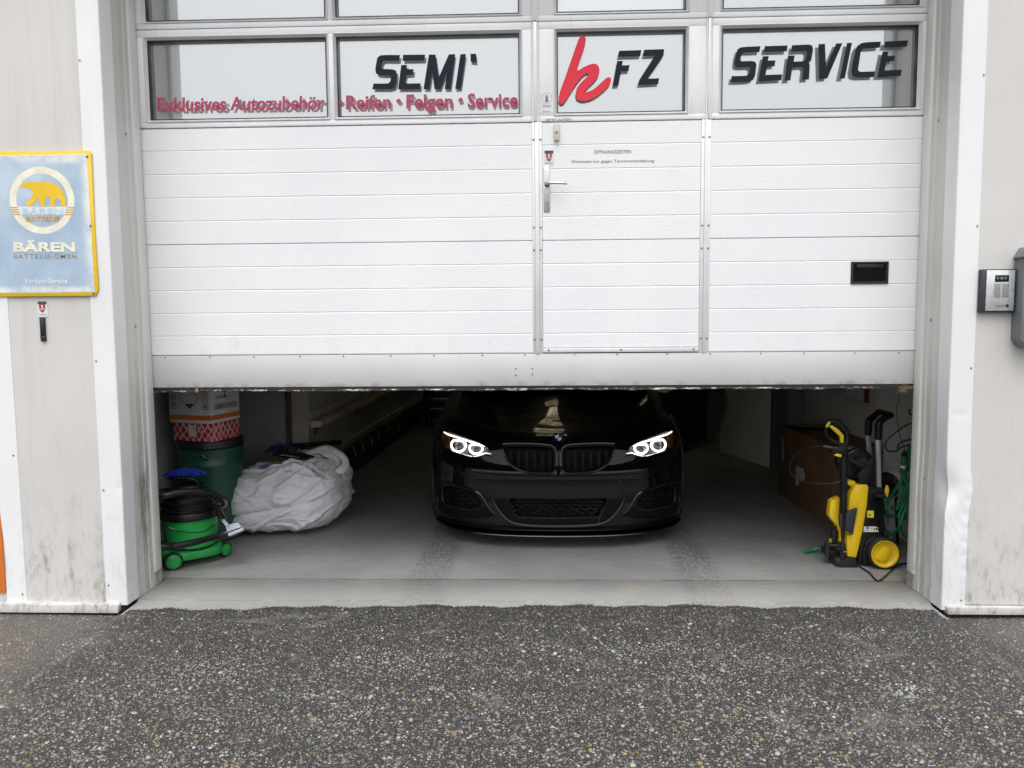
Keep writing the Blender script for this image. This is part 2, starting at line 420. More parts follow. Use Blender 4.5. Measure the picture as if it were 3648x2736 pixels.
# pale flashing left of the sign with a bent outer edge
zz = np.linspace(.03, 1.66, 60); g = G(); V = []
for z in zz:
    e = -2.708+.010*math.sin(z*7.5)*math.exp(-((z-.35)/.3)**2)+.0
    V += [(e-.004, -.392, z), (e, -.402, z), (-2.66, -.4035, z), (-2.601, -.4035, z), (-2.599, -.398, z)]
g.grid(V, 60, 5); fl = g.build('edge_flashing', WHITE, bld, smooth=40)
for z in (.07, .80):
    G().lathe((-2.622, -.404, z), [(0, .003), (.004, .0028), (.0055, 0)], 10, (0, -1, 0)).build('screw', M('screw_steel', (.35, .34, .33), .35, .9), fl, smooth=0)
ob = G().box(-3.1, -2.7135, -.4015, -.3925, .075, 1.3).build('orange_board', M('orange_paint', (.75, .20, .03), .4), loc=(-2.92, -.40, .075), bevel=.002)
tag(ob, 'orange painted board on the wall beside the pale bent flashing', 'board')

# ------------------------------------------------------------------ inside of the garage
WGREY = M('grey_wall_paint', (.36, .37, .39), .7, var=.15, vs=2.5, bump=.1, bs=40)
WBEIGE = M('interior_wall_paint', (.52, .49, .42), .7, var=.2, vs=2, bump=.1, bs=40)
WR = M('right_wall_paint', (.60, .585, .56), .7, var=.2, vs=2, bump=.1, bs=40)
def struct(name, mat, *b): return G().box(*b).build(name, mat, kind='structure')
struct('wall_left', WGREY, -2.62, -2.46, -.003, 2.2, 0, 4.4)
struct('wall_partition', WGREY, -2.46, -1.823, 2.065, 2.2, 0, 4.4)
A, B = Vector((-1.823, 2.06, 0)), Vector((-1.47, 12.1, 0))
dirw = (B-A).normalized(); nrm = Vector((-dirw.y, dirw.x, 0))
def along(y, out=0.0, z=0.0):          # point on the long left wall
    p = A + dirw*((y-A.y)/dirw.y); return Vector((p.x, p.y, z)) - nrm*out
g = G(); g.prism([A+nrm*.0, B, B+nrm*.15, A+nrm*.15], (0, 0, 4.4)); g.build('wall_long', WBEIGE, kind='structure')
struct('wall_right', WR, 2.45, 2.62, -.003, 12.1, 0, 4.4)
struct('wall_back', WBEIGE, -2.6, 2.6, 12.1, 12.3, 0, 4.4)
# ceiling with five translucent rooflights over the parking lane
CEIL = M('ceiling_sheet', (.34, .33, .31), .8)
RL = [(y, y+1.1) for y in (3.6, 5.2, 6.8, 8.4, 10.0)]; rx0, rx1 = -.06, .43
edges = [0.10]+[v for p in RL for v in p]+[12.2]
g = G().box(-2.6, rx0, .10, 12.2, 4.2, 4.35).box(rx1, 2.6, .10, 12.2, 4.2, 4.35)
for i in range(0, len(edges), 2): g.box(rx0, rx1, edges[i], edges[i+1], 4.2, 4.349)
g.build('ceiling', CEIL, kind='structure')
def dirty_sheet():
    t = NT('dirty_rooflight'); tr = t.n('ShaderNodeBsdfTranslucent')
    col = t.mix(t.ramp(t.noise(7, 5, .7, (2.5, .3, 1)), .38, .62), (.42, .37, .25), (.93, .88, .72))
    t.l(col, tr.inputs['Color']); t.l(tr.outputs[0], t.out.inputs['Surface']); return t.m
DS = dirty_sheet()
for a, b in RL:
    r = thing('rooflight', 'dirty translucent rooflight in the garage ceiling above the parking lane', 'rooflight', (.175, (a+b)/2, 4.2), 'rooflights over the parking lane')
    G().box(rx0-.01, rx1+.01, a-.01, b+.01, 4.36, 4.364).build('sheet', DS, r)
    for q in (rx0-.03, rx1): G().box(q, q+.03, a-.03, b+.03, 4.351, 4.38).build('curb', M('dark_steel', (.05, .05, .052), .6), r)
# front inner lintel and returns so the room is closed behind the door
struct('wall_header', WGREY, -2.62, 2.62, .101, .2, 3.7, 4.199)
# ledge, cable duct line and tied black strips along the long wall
led = thing('wall_ledge', 'pale wooden ledge rail running along the left garage wall', 'rail', tuple(along(2.12)))
for a, b in ((2.10, 3.3), (3.305, 4.5), (4.505, 6.5), (6.505, 9.5)):
    p = [along(a, 0, .575), along(a, .085, .575), along(a, .10, .60), along(a, .10, .625), along(a, 0, .632)]
    G().prism(p, along(b)-along(a)).build('rail_section', M('ledge_wood', (.66, .58, .42), .55, var=.25, vs=8), led, bevel=.003)
for y in (2.18, 3.5, 4.7, 6.0):
    p = [along(y, 0, .57), along(y, .06, .57), along(y, 0, .50)]
    G().prism(p, dirw*.04).build('bracket', M('dark_steel', (.05, .05, .052), .6), led)
pnl = thing('wall_cladding', 'flat beige cladding boards fixed to the left garage wall', 'cladding', tuple(along(2.1)))
for a, b, z0, z1, m in ((2.08, 9.5, .645, .715, 'a'), (2.08, 9.5, .30, .31, 'b'), (2.08, 9.5, .72, 1.6, 'c')):
    G().prism([along(a, .002, z0), along(a, .018 if m != 'c' else .01, z0), along(a, .018 if m != 'c' else .01, z1), along(a, .002, z1)], along(b)-along(a)).build('board', M('clad_'+m, (.52, .49, .42) if m != 'b' else (.62, .6, .55), .6), pnl, bevel=.002)
blk = thing('rubber_strip_bundle', 'black rubber strips tied with white strings along the foot of the wall', 'strips', tuple(along(2.6)))
RUB = M('black_rubber', (.012, .012, .013), .6)
for k, (o_, z_, r_) in enumerate(((.05, .05, .05), (.04, .14, .045), (.03, .215, .035))):
    P = [along(y, o_+.006*math.sin(y*2+k), z_+.006*math.sin(y*3.1+k)) for y in np.linspace(2.5, 9, 26)]
    G().tube(P, r_, 10, 2).build('strip', RUB, blk)
for y in (2.75, 3.05, 3.35, 3.7, 4.0, 4.5, 5.0, 5.5, 6.2):
    h = random.uniform(.05, .14)
    G().tube([along(y, .085, .26), along(y+.02, .10, .22), along(y+.01, .108, .24-h*.6), along(y+.03, .112, .24-h)], .004, 6, 4).build('string', M('white_string', (.55, .54, .5), .8), blk)
# stub wall, open inner door and its frame on the right
struct('wall_stub', M('blue_grey_paint', (.2, .21, .24), .7), 2.31, 2.449, 2.9, 3.2, 0, 4.2)
idr = thing('interior_door', 'cream interior door standing open behind the car door', 'door', (2.24, 3.23, 0))
a, b = Vector((2.235, 3.235, .012)), Vector((1.965, 4.10, .012)); d = (b-a).normalized(); n = Vector((d.y, -d.x, 0))
lf = G().prism([a, b, b+n*.04, a+n*.04], (0, 0, 2.0)).build('leaf', M('cream_door', (.80, .76, .64), .5, var=.08), idr, bevel=.003)
G().cyl(a+d*.80+Vector((0, 0, 1.03)), a+d*.80-n*.05+Vector((0, 0, 1.03)), .010).cyl(a+d*.80-n*.05+Vector((0, 0, 1.03)), a+d*.68-n*.05+Vector((0, 0, 1.03)), .009).build('handle', M('satin_metal', (.5, .5, .5), .3, .9), lf)
G().box(2.245, 2.309, 3.16, 3.26, 0, 2.08).build('frame', M('dark_frame', (.10, .10, .105), .6), idr, bevel=.003)
for z in (.25, 1.0, 1.8): G().cyl((2.24, 3.225, z), (2.24, 3.225, z+.09), .008).build('hinge', M('satin_metal', (.5, .5, .5), .3, .9), idr)
# ------------------------------------------------------------------ sectional door, raised to head height
def door_panel_mat():
    t = NT('white_stucco_steel'); X, Y, Z = t.xyz()
    col = t.mix(t.ramp(t.noise(1.1, 4), .3, .7), (.75, .765, .785), (.80, .815, .83))
    sm = t.ramp(t.noise(16, 6, .75, (1, 1, 1.4)), .70, .80)
    col = t.mix(t.math('MULTIPLY', sm, .22), col, (.5, .48, .45))
    low = t.math('MULTIPLY', t.ramp(Z, 1.55, 1.28), t.ramp(t.noise(9, 6, .7, (1, 1, .5)), .5, .75))
    col = t.mix(t.math('MULTIPLY', low, .3), col, (.55, .53, .50))
    t.set(Base_Color=col, Roughness=.42)
    t.bump(t.noise(135, 4, .6, (.55, 1, 1.25), .6), .55, .0035)
    return t.m
DP = door_panel_mat()
def alu_mat(name, a, b, metal, rough):
    t = NT(name); X, Y, Z = t.xyz()
    col = t.mix(t.ramp(t.noise(2.5, 5), .3, .7), a, b)
    run = t.math('MULTIPLY', t.ramp(t.noise(34, 5, .6, (1, 1, .12)), .55, .78), .28)
    col = t.mix(run, col, tuple(c*.6 for c in a))
    t.set(Base_Color=col, Metallic=metal, Roughness=t.ramp(t.noise(12, 3), .3, .7, rough-.06, rough+.1)); return t.m
ALU = alu_mat('anodised_frame', (.74, .75, .765), (.82, .825, .84), .06, .40)
ALU2 = alu_mat('bright_trim', (.68, .685, .70), (.76, .765, .78), .25, .34)
SCREW = M('screw_steel', (.35, .34, .33), .35, .9)
GASK = M('black_gasket', (.008, .008, .009), .45)
def kick_mat():
    t = NT('grey_kick_sheet'); X, Y, Z = t.xyz()
    col = t.mix(t.ramp(t.noise(1.5, 4), .3, .7), (.56, .557, .55), (.62, .617, .61))
    sc = t.ramp(t.noise(26, 6, .75, (.35, 1, 1.3), 1.2), .66, .78)
    col = t.mix(t.math('MULTIPLY', sc, .4), col, (.30, .28, .25))
    ed = t.math('MULTIPLY', t.ramp(Z, 1.15, 1.105), t.ramp(t.noise(14, 6), .45, .7))
    col = t.mix(t.math('MULTIPLY', ed, .5), col, (.2, .18, .16))
    t.set(Base_Color=col, Metallic=.15, Roughness=.42); return t.m
def seal_mat():
    t = NT('scuffed_rubber_seal')
    f = t.ramp(t.noise(9, 7, .8, (1, 1, 4.0)), .51, .57)
    col = t.mix(f, (.012, .012, .013), (.62, .62, .60))
    t.set(Base_Color=col, Roughness=.6); return t.m
door = thing('sectional_door', 'white sectional garage door raised halfway with window band and wicket door', 'garage door', (0, 0, 1.08))
ZR = [2.508] + [1.89+.125*k for k in range(4, 0, -1)] + [1.89] + [1.89-.125*k for k in range(1, 5)] + [1.286]
def ribs(x0, x1, parent, zl):
    for i in range(len(zl)-1):
        zt, zb = zl[i], zl[i+1]
        seam_t, seam_b = i in (0, 5), i == 4
        gb = .0014 if seam_b else .0001; gt = .0014 if seam_t else .0001
        P = [(x0, .012, zb+gb), (x0, .0014 if not seam_b else .003, zb+gb), (x0, -.001, zb+.0040), (x0, -.001, zt-.0040), (x0, .0014 if not seam_t else .003, zt-gt), (x0, .012, zt-gt)]
        G().prism(P, (x1-x0, 0, 0)).build('panel', DP, parent, smooth=8)
    return
def plate(name, parent, x0, x1, z0, z1, m=None):
    return G().box(x0, x1, .0125, .045, z0, z1).build(name, m or DP, parent)
bkL = plate('door_leaf', door, -2.135, .036, 1.283, 2.511); ribs(-2.135, .0355, bkL, ZR)
bkR = plate('door_leaf', door, .981, 2.135, 1.283, 2.511); ribs(.981, 2.135, bkR, ZR)
wk = plate('wicket_door', door, .0885, .928, 1.312, 2.511); wk['label'] = 'hinged wicket door with lever handle in the sectional door'
ribs(.0895, .927, wk, ZR[:-1]+[1.313])
# uprights beside the wicket
for x0, x1, y in ((.0362, .0495, -.004), (.050, .0725, -.010), (.0730, .0880, -.004), (.9285, .9475, -.004), (.9480, .9620, -.010), (.9625, .9805, -.004)):
    G().box(x0, x1, y, .040, 1.283, 2.5095).build('door_upright', ALU2, door, bevel=.0015)
for x in (.043, .0805, .938, .9715):
    for z in (2.42, 1.96, 1.84, 1.36):
        G().lathe((x, -.004, z), [(0, .004), (.005, .003), (.0065, 0)], 10, (0, -1, 0)).build('screw', SCREW, door, smooth=0)
G().box(.089, .9275, -.008, .03, 1.288, 1.311).build('wicket_sill', ALU2, door, bevel=.002)
for x in (.12, .51, .90): G().lathe((x, -.008, 1.302), [(0, .004), (.005, .003), (.0065, 0)], 10, (0, -1, 0)).build('screw', SCREW, door, smooth=0)
ks = G().box(-2.135, 2.135, -.003, .04, 1.107, 1.2825).build('kick_sheet', kick_mat(), door, bevel=.002)
for k in range(17):
    G().lathe((-2.0+k*.25+.01*math.sin(k*3), -.003, 1.276), [(0, .003), (.0035, .0025), (.005, 0)], 8, (0, -1, 0)).build('rivet', SCREW, ks, smooth=0)
for x, z in ((-.06, 1.20), (-.06, 1.165), (.03, 1.20), (.03, 1.17)): G().lathe((x, -.003, z), [(0, .002), (.003, .002), (.004, 0)], 8, (0, -1, 0)).build('rivet', GASK, ks, smooth=0)
G().box(-2.135, 2.135, .002, .036, 1.094, 1.1065).build('seal_carrier', M('dark_carrier', (.04, .04, .042), .5, .4), door)
P = []
xs = np.linspace(-2.135, 2.135, 160)
g = G(); V = []
for x in xs:
    w = .002*math.sin(x*7)+.0012*math.sin(x*31)+random.uniform(-.0008, .0008)
    V += [(x, .004, 1.0935), (x, .002, 1.086+w), (x, .006, 1.0815+w), (x, .028, 1.082+w), (x, .034, 1.087), (x, .032, 1.0935)]
g.grid(V, len(xs), 6); g.build('bottom_seal', seal_mat(), door)

# window bands
def film_mat():
    t = NT('mirror_film'); m = t.n('ShaderNodeBsdfGlossy'); m.inputs['Roughness'].default_value = .012; m.inputs['Color'].default_value = (.83, .835, .835, 1)
    d = t.n('ShaderNodeBsdfDiffuse'); d.inputs['Color'].default_value = (.66, .67, .675, 1)
    wav = t.bump(t.noise(1.6, 2), .05, .02); t.l(wav.outputs[0], m.inputs['Normal'])
    x = t.n('ShaderNodeMixShader'); x.inputs[0].default_value = .48
    t.l(m.outputs[0], x.inputs[1]); t.l(d.outputs[0], x.inputs[2]); t.l(x.outputs[0], t.out.inputs['Surface']); return t.m
def glass_mat(name, tint=(.96, .97, .97), refl=1.0):
    t = NT(name); tr = t.n('ShaderNodeBsdfTransparent'); tr.inputs['Color'].default_value = tint+(1,)
    gl = t.n('ShaderNodeBsdfGlossy'); gl.inputs['Roughness'].default_value = .01
    lw = t.n('ShaderNodeFresnel'); lw.inputs['IOR'].default_value = 1.45
    x = t.n('ShaderNodeMixShader'); t.l(t.math('MULTIPLY', lw.outputs[0], refl), x.inputs[0]); t.l(tr.outputs[0], x.inputs[1]); t.l(gl.outputs[0], x.inputs[2])
    t.l(x.outputs[0], t.out.inputs['Surface']); return t.m
FILM = film_mat(); PANE = glass_mat('window_glass')
def vinyl(name, face, back, thin=0.0):                  # coloured face, paler adhesive side
    t = NT(name); bf = t.n('ShaderNodeNewGeometry').outputs['Backfacing']
    t.set(Base_Color=t.mix(bf, face, back), Roughness=.65, Specular_IOR_Level=.2)
    if thin:
        tr = t.n('ShaderNodeBsdfTranslucent'); tr.inputs['Color'].default_value = (.9, .62, .68, 1)
        x = t.n('ShaderNodeMixShader'); x.inputs[0].default_value = thin; t.l(t.b.outputs[0], x.inputs[1]); t.l(tr.outputs[0], x.inputs[2]); t.l(x.outputs[0], t.out.inputs['Surface'])
    return t.m
NAVY = vinyl('navy_vinyl', (.012, .016, .027), (.50, .50, .52))
REDV = vinyl('red_vinyl', (.72, .045, .07), (.55, .36, .38))
PINK = vinyl('faded_red_vinyl', (.47, .06, .13), (.62, .46, .50), .30)
YG, YF = .016, .042
def window(x0, x1, z0, z1):
    def rect(e, y): return [Vector((x0-e, y, z0-e)), Vector((x1+e, y, z0-e)), Vector((x1+e, y, z1+e)), Vector((x0-e, y, z1+e))]
    g = G(); g.ring(rect(.0155, .006), rect(.0155, -.007)); g.ring(rect(.0155, -.007), rect(.013, -.008)); g.ring(rect(.013, -.008), rect(.001, .011)); g.ring(rect(.001, .011), rect(.001, .02))
    c = g.build('window', ALU2, door, smooth=20)
    g = G(); g.ring(rect(.002, .0115), rect(-.0045, .0115)); g.ring(rect(-.0045, .0115), rect(-.0045, .0155)); g.build('gasket', GASK, c, smooth=20)
    g = G(); g.ring(rect(-.003, .0165), rect(-.003, YF-.0005)); g.build('spacer', M('dark_spacer', (.05, .05, .052), .5), c, smooth=20)
    G().add(rect(0, YG), [(0, 1, 2, 3)]).build('glass_pane', PANE, c, smooth=0)
    G().add(rect(.001, YF), [(0, 1, 2, 3)]).build('film', FILM, c, smooth=0)
    return c
def band(z0, z1, zg0, zg1, eps):
    wins = {}
    cols = [(-2.135, .0355, [(-2.024, -1.058), (-1.002, -.030)]), (.0735, .9475, [(.170, .842)]), (.981, 2.135, [(1.034, 2.040)])]
    for a, b, ws in cols:
        G().box(a, b, -.002, .046, z0+eps, zg0-.0157).build('rail', ALU, door, bevel=.002)
        G().box(a, b, -.002, .046, zg1+.0157, z1-eps).build('rail', ALU, door, bevel=.002)
        xs_ = [a]+[v for w in ws for v in (w[0]-.0157, w[1]+.0157)]+[b]
        for i in range(0, len(xs_), 2):
            G().box(xs_[i], xs_[i+1], -.0015, .046, zg0-.0153, zg1+.0153).build('stile', ALU, door, bevel=.0015)
        for w in ws: wins[w[0]] = window(w[0], w[1], zg0, zg1)
    for x0, x1 in ((.0365, .0725), (.9485, .9800)):
        G().box(x0, x1, -.001, .04, z0+eps, z1-eps).build('upright_filler', ALU, door)
        G().box(x0+.009, x1-.009, -.012, -.0015, z0+.002, z1-.002).build('door_upright', ALU2, door, bevel=.002)
    return wins
W1 = band(2.512, 3.024, 2.557, 2.972, .0012)
W2 = band(3.026, 3.56, 3.072, 3.505, .0012)
G().box(-2.135, 2.135, .0465, .06, 2.5, 3.6).build('window_backing', M('dark_steel', (.05, .05, .052), .6), door)

# writing on the panes: outlines traced, laid on the front of the glass
YL = YG-.0012
def cutout(name, pts, z, mat, parent, rnd=0):
    P = [onY(z(*p), YL) for p in pts]
    if rnd: P = chaikin(P, rnd)
    n = len(P); off = OFF[parent]
    me = bpy.data.meshes.new(name)
    bm = bmesh.new(); vs_ = [bm.verts.new(p-off) for p in P]; f = bm.faces.new(vs_); bm.normal_update()
    if f.normal.y > 0: f.normal_flip()
    bmesh.ops.triangulate(bm, faces=[f], ngon_method='EAR_CLIP')
    bm.to_mesh(me); bm.free(); me.materials.append(mat)
    o = bpy.data.objects.new(name, me); COL.objects.link(o); o.parent = parent; OFF[o] = off
    return o
w2, w3, w4, w1 = W1[-1.002], W1[.170], W1[1.034], W1[-2.024]
for pts, rnd in (([(940,433),(830,433),(785,436),(762,455),(754,490),(745,550),(752,580),(780,592),(820,594),(855,594),(870,606),(864,640),(845,657),(800,658),(730,658),(722,704),(780,704),(860,704),(895,694),(910,660),(916,590),(908,556),(880,546),(840,544),(805,543),(793,533),(798,495),(812,479),(850,479),(932,480)], 0),
    ([(964,432),(1138,430),(1134,476),(960,480)], 0), ([(950,512),(996,512),(992,545),(1048,545),(1042,590),(988,592),(978,658),(1104,656),(1098,704),(925,705)], 0),
    ([(1168,430),(1220,430),(1245,610),(1325,428),(1376,427),(1338,702),(1292,703),(1312,560),(1258,703),(1212,703),(1193,560),(1172,703),(1125,703)], 0),
    ([(1416,427),(1460,425),(1420,700),(1375,702)], 0), ([(1495,424),(1540,423),(1545,492),(1497,486)], 0)):
    cutout('letter', pts, z2, NAVY, w2, rnd)
cutout('letter', [(615,350),(648,358),(658,390),(648,440),(602,575),(556,712),(640,655),(720,625),(770,632),(792,680),(785,740),(750,790),(690,848),(628,906),(680,905),(740,875),(800,820),(860,765),(890,757),(908,780),(895,830),(840,890),(740,965),(660,995),(600,995),(560,970),(552,920),(570,860),(610,810),(680,745),(690,725),(670,715),(630,740),(570,810),(505,912),(440,1015),(415,1030),(388,1010),(385,975),(400,900),(460,740),(570,420),(590,370)], z3, REDV, w3, 2)
for pts in ([(984,500),(1203,493),(1191,553),(970,560)], [(965,600),(1020,600),(1012,645),(1087,640),(1075,700),(1003,703),(975,845),(920,848)],
            [(1230,490),(1428,484),(1420,550),(1265,775),(1378,770),(1368,828),(1170,838),(1180,790),(1335,548),(1218,553)]):
    cutout('letter', pts, z3, NAVY, w3)
for pts in ([(482,303),(390,307),(350,311),(330,325),(318,370),(310,420),(318,440),(345,443),(405,440),(415,452),(408,483),(388,497),(340,499),(292,500),(286,540),(340,538),(405,535),(434,524),(447,495),(455,425),(447,406),(420,400),(355,402),(350,390),(358,355),(375,345),(474,342)],
            [(510,303),(660,298),(655,337),(503,342)], [(496,370),(536,368),(530,398),(580,396),(574,435),(525,437),(515,492),(625,488),(618,527),(468,535)],
            [(688,297),(800,292),(822,300),(827,325),(815,395),(800,412),(805,430),(800,522),(755,524),(765,450),(755,438),(690,445),(678,528),(640,530),(662,365),(706,364),(700,405),(765,402),(778,390),(787,345),(775,335),(683,340)],
            [(862,290),(905,288),(912,440),(978,286),(1020,283),(920,515),(868,520)], [(1050,282),(1083,281),(1035,515),(1002,517)],
            [(1273,273),(1180,277),(1145,283),(1120,300),(1105,330),(1078,465),(1085,498),(1110,510),(1227,507),(1233,468),(1135,472),(1122,460),(1140,340),(1155,320),(1265,313)],
            [(1300,272),(1452,265),(1443,306),(1292,312)], [(1283,340),(1322,338),(1316,368),(1366,365),(1358,402),(1308,405),(1297,462),(1410,458),(1402,498),(1248,508)]):
    cutout('letter', pts, z4, NAVY, w4)
lettering('lettering', 'Exklusives Autozubehör', onY((560, 395), YL), onY((1157, 388), YL), onY((560, 348), YL), PINK, w1, bold=.030, spacing=.97, lift=0)
lettering('lettering', 'Reifen', onY(z2(515, 859), YL), onY(z2(868, 854), YL), onY(z2(515, 752), YL), PINK, w2, bold=.030, lift=0)
lettering('lettering', 'Felgen', onY(z2(990, 852), YL), onY(z2(1356, 848), YL), onY(z2(990, 745), YL), PINK, w2, bold=.030, lift=0)
lettering('lettering', 'Service', onY(z2(1473, 845), YL), onY(z2(1869, 838), YL), onY(z2(1473, 737), YL), PINK, w2, bold=.030, lift=0)
for cx, cy in ((468, 803), (930, 797), (1418, 789)):
    cutout('letter', [(cx+19*math.cos(a), cy+19*math.sin(a)) for a in np.linspace(0, 2*math.pi, 20, endpoint=False)], z2, PINK, w2)
# small writing on the rail and wicket panels
PURP = M('purple_print', (.22, .02, .12), .5); GREYP = M('grey_print', (.12, .10, .11), .5)
lettering('lettering', 'BITTE LÄUTEN!', onY(z3(268, 1194), -.0028), onY(z3(510, 1187), -.0028), onY(z3(268, 1172), -.0028), PURP, door, bold=.004)
lettering('lettering', 'ÖFFNUNGSZEITEN', onY(z3(735, 1513), -.0018), onY(z3(1100, 1508), -.0018), onY(z3(735, 1482), -.0018), GREYP, wk, bold=.0)
lettering('lettering', 'Werkstatt nur gegen Terminvereinbarung', onY(z3(510, 1605), -.0018), onY(z3(1328, 1595), -.0018), onY(z3(510, 1578), -.0018), GREYP, wk, bold=.0)
# wicket handle: long plate, lever and cylinder
SATIN = M('satin_handle', (.62, .61, .59), .32, .7)
a, b = onY(zD(1174, 358), -.004), onY(zD(1188, 457), -.004)
hp = G().box(a.x, b.x, -.0085, -.0015, b.z, a.z).build('handle_plate', SATIN, wk, bevel=.0025)
c = onY(zD(1182, 398), -.01); e = onY(zD(1225, 396), -.055)
G().cyl((c.x, -.0085, c.z), (c.x, -.05, c.z), .0085, n=16).tube([(c.x, -.045, c.z), (c.x+.012, -.055, c.z), (c.x+.03, -.056, c.z), (e.x-.02, -.055, e.z+.001), (e.x, -.05, e.z-.002)], [.009, .009, .008, .007, .006], 10, 4).build('lever', SATIN, wk)
G().lathe((c.x, -.0085, c.z), [(0, .012), (.013, .012), (.014, 0)], 18, (0, -1, 0)).build('lever_collar', GASK, wk)
k = onY(zD(1182, 441), -.01)
g = G(); g.lathe((k.x, -.0085, k.z+.006), [(0, .004), (.0085, .004), (.009, 0)], 16, (0, -1, 0)); g.box(k.x-.0045, k.x+.0045, -.0125, -.0085, k.z-.016, k.z+.004); g.build('lock_cylinder', M('dull_brass', (.34, .33, .30), .35, .9), wk)
# recessed black grip
a, b = onY(zD(1838, 565), 0), onY(zD(1918, 613), 0); x0, x1, z0, z1 = a.x, b.x, b.z, a.z
def rc(e, y): return [Vector((x0+e, y, z0+e)), Vector((x1-e, y, z0+e)), Vector((x1-e, y, z1-e)), Vector((x0+e, y, z1-e))]
g = G(); g.ring(rc(0, -.001), rc(.002, -.009)); g.ring(rc(.002, -.009), rc(.010, -.0095)); g.ring(rc(.010, -.0095), rc(.015, -.003))
gp = g.build('grip_frame', M('black_plastic', (.012, .012, .014), .42), door, smooth=30)
G().box(x0+.012, x1-.012, -.004, -.0016, z0+.012, z1-.012).build('grip_pocket', M('deep_black', (.003, .003, .0035), .6, spec=.12), gp)
G().box(x0+.03, x1-.03, -.0075, -.0045, z1-.034, z1-.016).build('grip_bar', M('black_plastic', (.012, .012, .014), .42), gp, bevel=.001)
# straw caught under the seal
st = G()
cx, cz = 2.025, 1.085
for i in range(70):
    p = Vector((cx+random.gauss(0, .012), .0+random.uniform(-.012, .02), cz+random.gauss(-.004, .008)))
    d = Vector((random.gauss(0, 1), random.gauss(0, .5), random.gauss(-.2, .7))).normalized()*random.uniform(.008, .032)
    st.tube([p-d, p+Vector((random.uniform(-.004, .004), 0, random.uniform(-.004, .004))), p+d], .0008, 4, 2)
tag(st.build('straw_tuft', M('dry_straw', (.28, .19, .11), .8), loc=(cx, 0, cz)), 'small tuft of dry straw stuck under the right end of the door seal', 'straw')
sb = G(); cx = onY(z7(447, 90), 0)
for i in range(16):
    p = Vector((cx.x+random.gauss(0, .004), -.003, 1.093+random.gauss(0, .006)))
    d = Vector((random.gauss(0, .4), random.gauss(0, .2), random.gauss(0, 1))).normalized()*random.uniform(.004, .012); sb.tube([p-d, p+d], .0012, 4)
tag(sb.build('dry_leaf_scrap', M('dry_leaf', (.5, .33, .16), .8), loc=(cx.x, 0, 1.093)), 'tiny scrap of dry leaf on the left end of the door seal', 'leaf')
# bell and security stickers on the door
bell = thing('door_bell', 'cream door bell push above the wicket handle', 'bell', tuple(onY(z3(367, 1390), -.002)))
a, b = onY(z3(340, 1222), -.002), onY(z3(396, 1388), -.002)
G().box(a.x, b.x, -.022, -.0012, b.z, a.z).build('housing', M('cream_plastic', (.62, .60, .49), .45), bell, bevel=.004)
c = onY(z3(366, 1300), -.022)
G().lathe((c.x, -.022, c.z), [(.0065, .0), (.0085, .002), (.0065, .0035)], 20, (0, -1, 0)).build('button_ring', M('white_plastic', (.75, .75, .72), .4), bell)
G().lathe((c.x, -.022, c.z), [(0, .004), (.004, .0035), (.006, .001)], 16, (0, -1, 0)).build('button', M('amber_button', (.42, .29, .12), .4), bell)
def sticker(name, label, z, x0, y0, x1, y1, Y, body):
    a, b = onY(z(x0, y0), Y), onY(z(x1, y1), Y)
    o = thing(name, label, 'sticker', (a.x, Y, b.z))
    P = [(a.x, Y, b.z), (b.x, Y, b.z), (b.x, Y, a.z), (a.x, Y, a.z)]
    G().prism(P, (0, -.0006, 0)).build('backing', M('sticker_white', (.72, .73, .75), .4), o)
    body(o, a, b, Y-.0009); return o
def shield(o, a, b, Y):
    w, h = b.x-a.x, a.z-b.z
    def q(u, v): return Vector((a.x+u*w, Y, a.z-v*h))
    G().add([q(.06, .03), q(.94, .03), q(.94, .22), q(.06, .22)], [(0, 1, 2, 3)]).build('header', M('sticker_dark', (.06, .06, .07), .5), o, smooth=0)
    S = [q(.2, .24), q(.5, .17), q(.8, .24), q(.8, .5), q(.72, .62), q(.5, .74), q(.28, .62), q(.2, .5)]
    G().prism(S, (0, -.0004, 0)).build('shield', M('sticker_red', (.36, .03, .025), .5), o, smooth=0)
    G().prism([q(.42, .26)-Vector((0, .0006, 0)), q(.55, .24)-Vector((0, .0006, 0)), q(.62, .42)-Vector((0, .0006, 0)), q(.42, .42)-Vector((0, .0006, 0))], (0, -.0002, 0)).build('emblem', M('sticker_white', (.72, .73, .75), .4), o, smooth=0)
    lettering('lettering', 'ÖWD', q(.26, .58)-Vector((0, .0006, 0)), q(.76, .58)-Vector((0, .0006, 0)), q(.26, .46)-Vector((0, .0006, 0)), M('sticker_white', (.72, .73, .75), .4), o, bold=.02, lift=.0004)
    for v in (.80, .86): G().add([q(.1, v), q(.9, v), q(.9, v+.03), q(.1, v+.03)], [(0, 1, 2, 3)]).build('print_line', M('sticker_grey', (.35, .33, .33), .5), o, smooth=0)
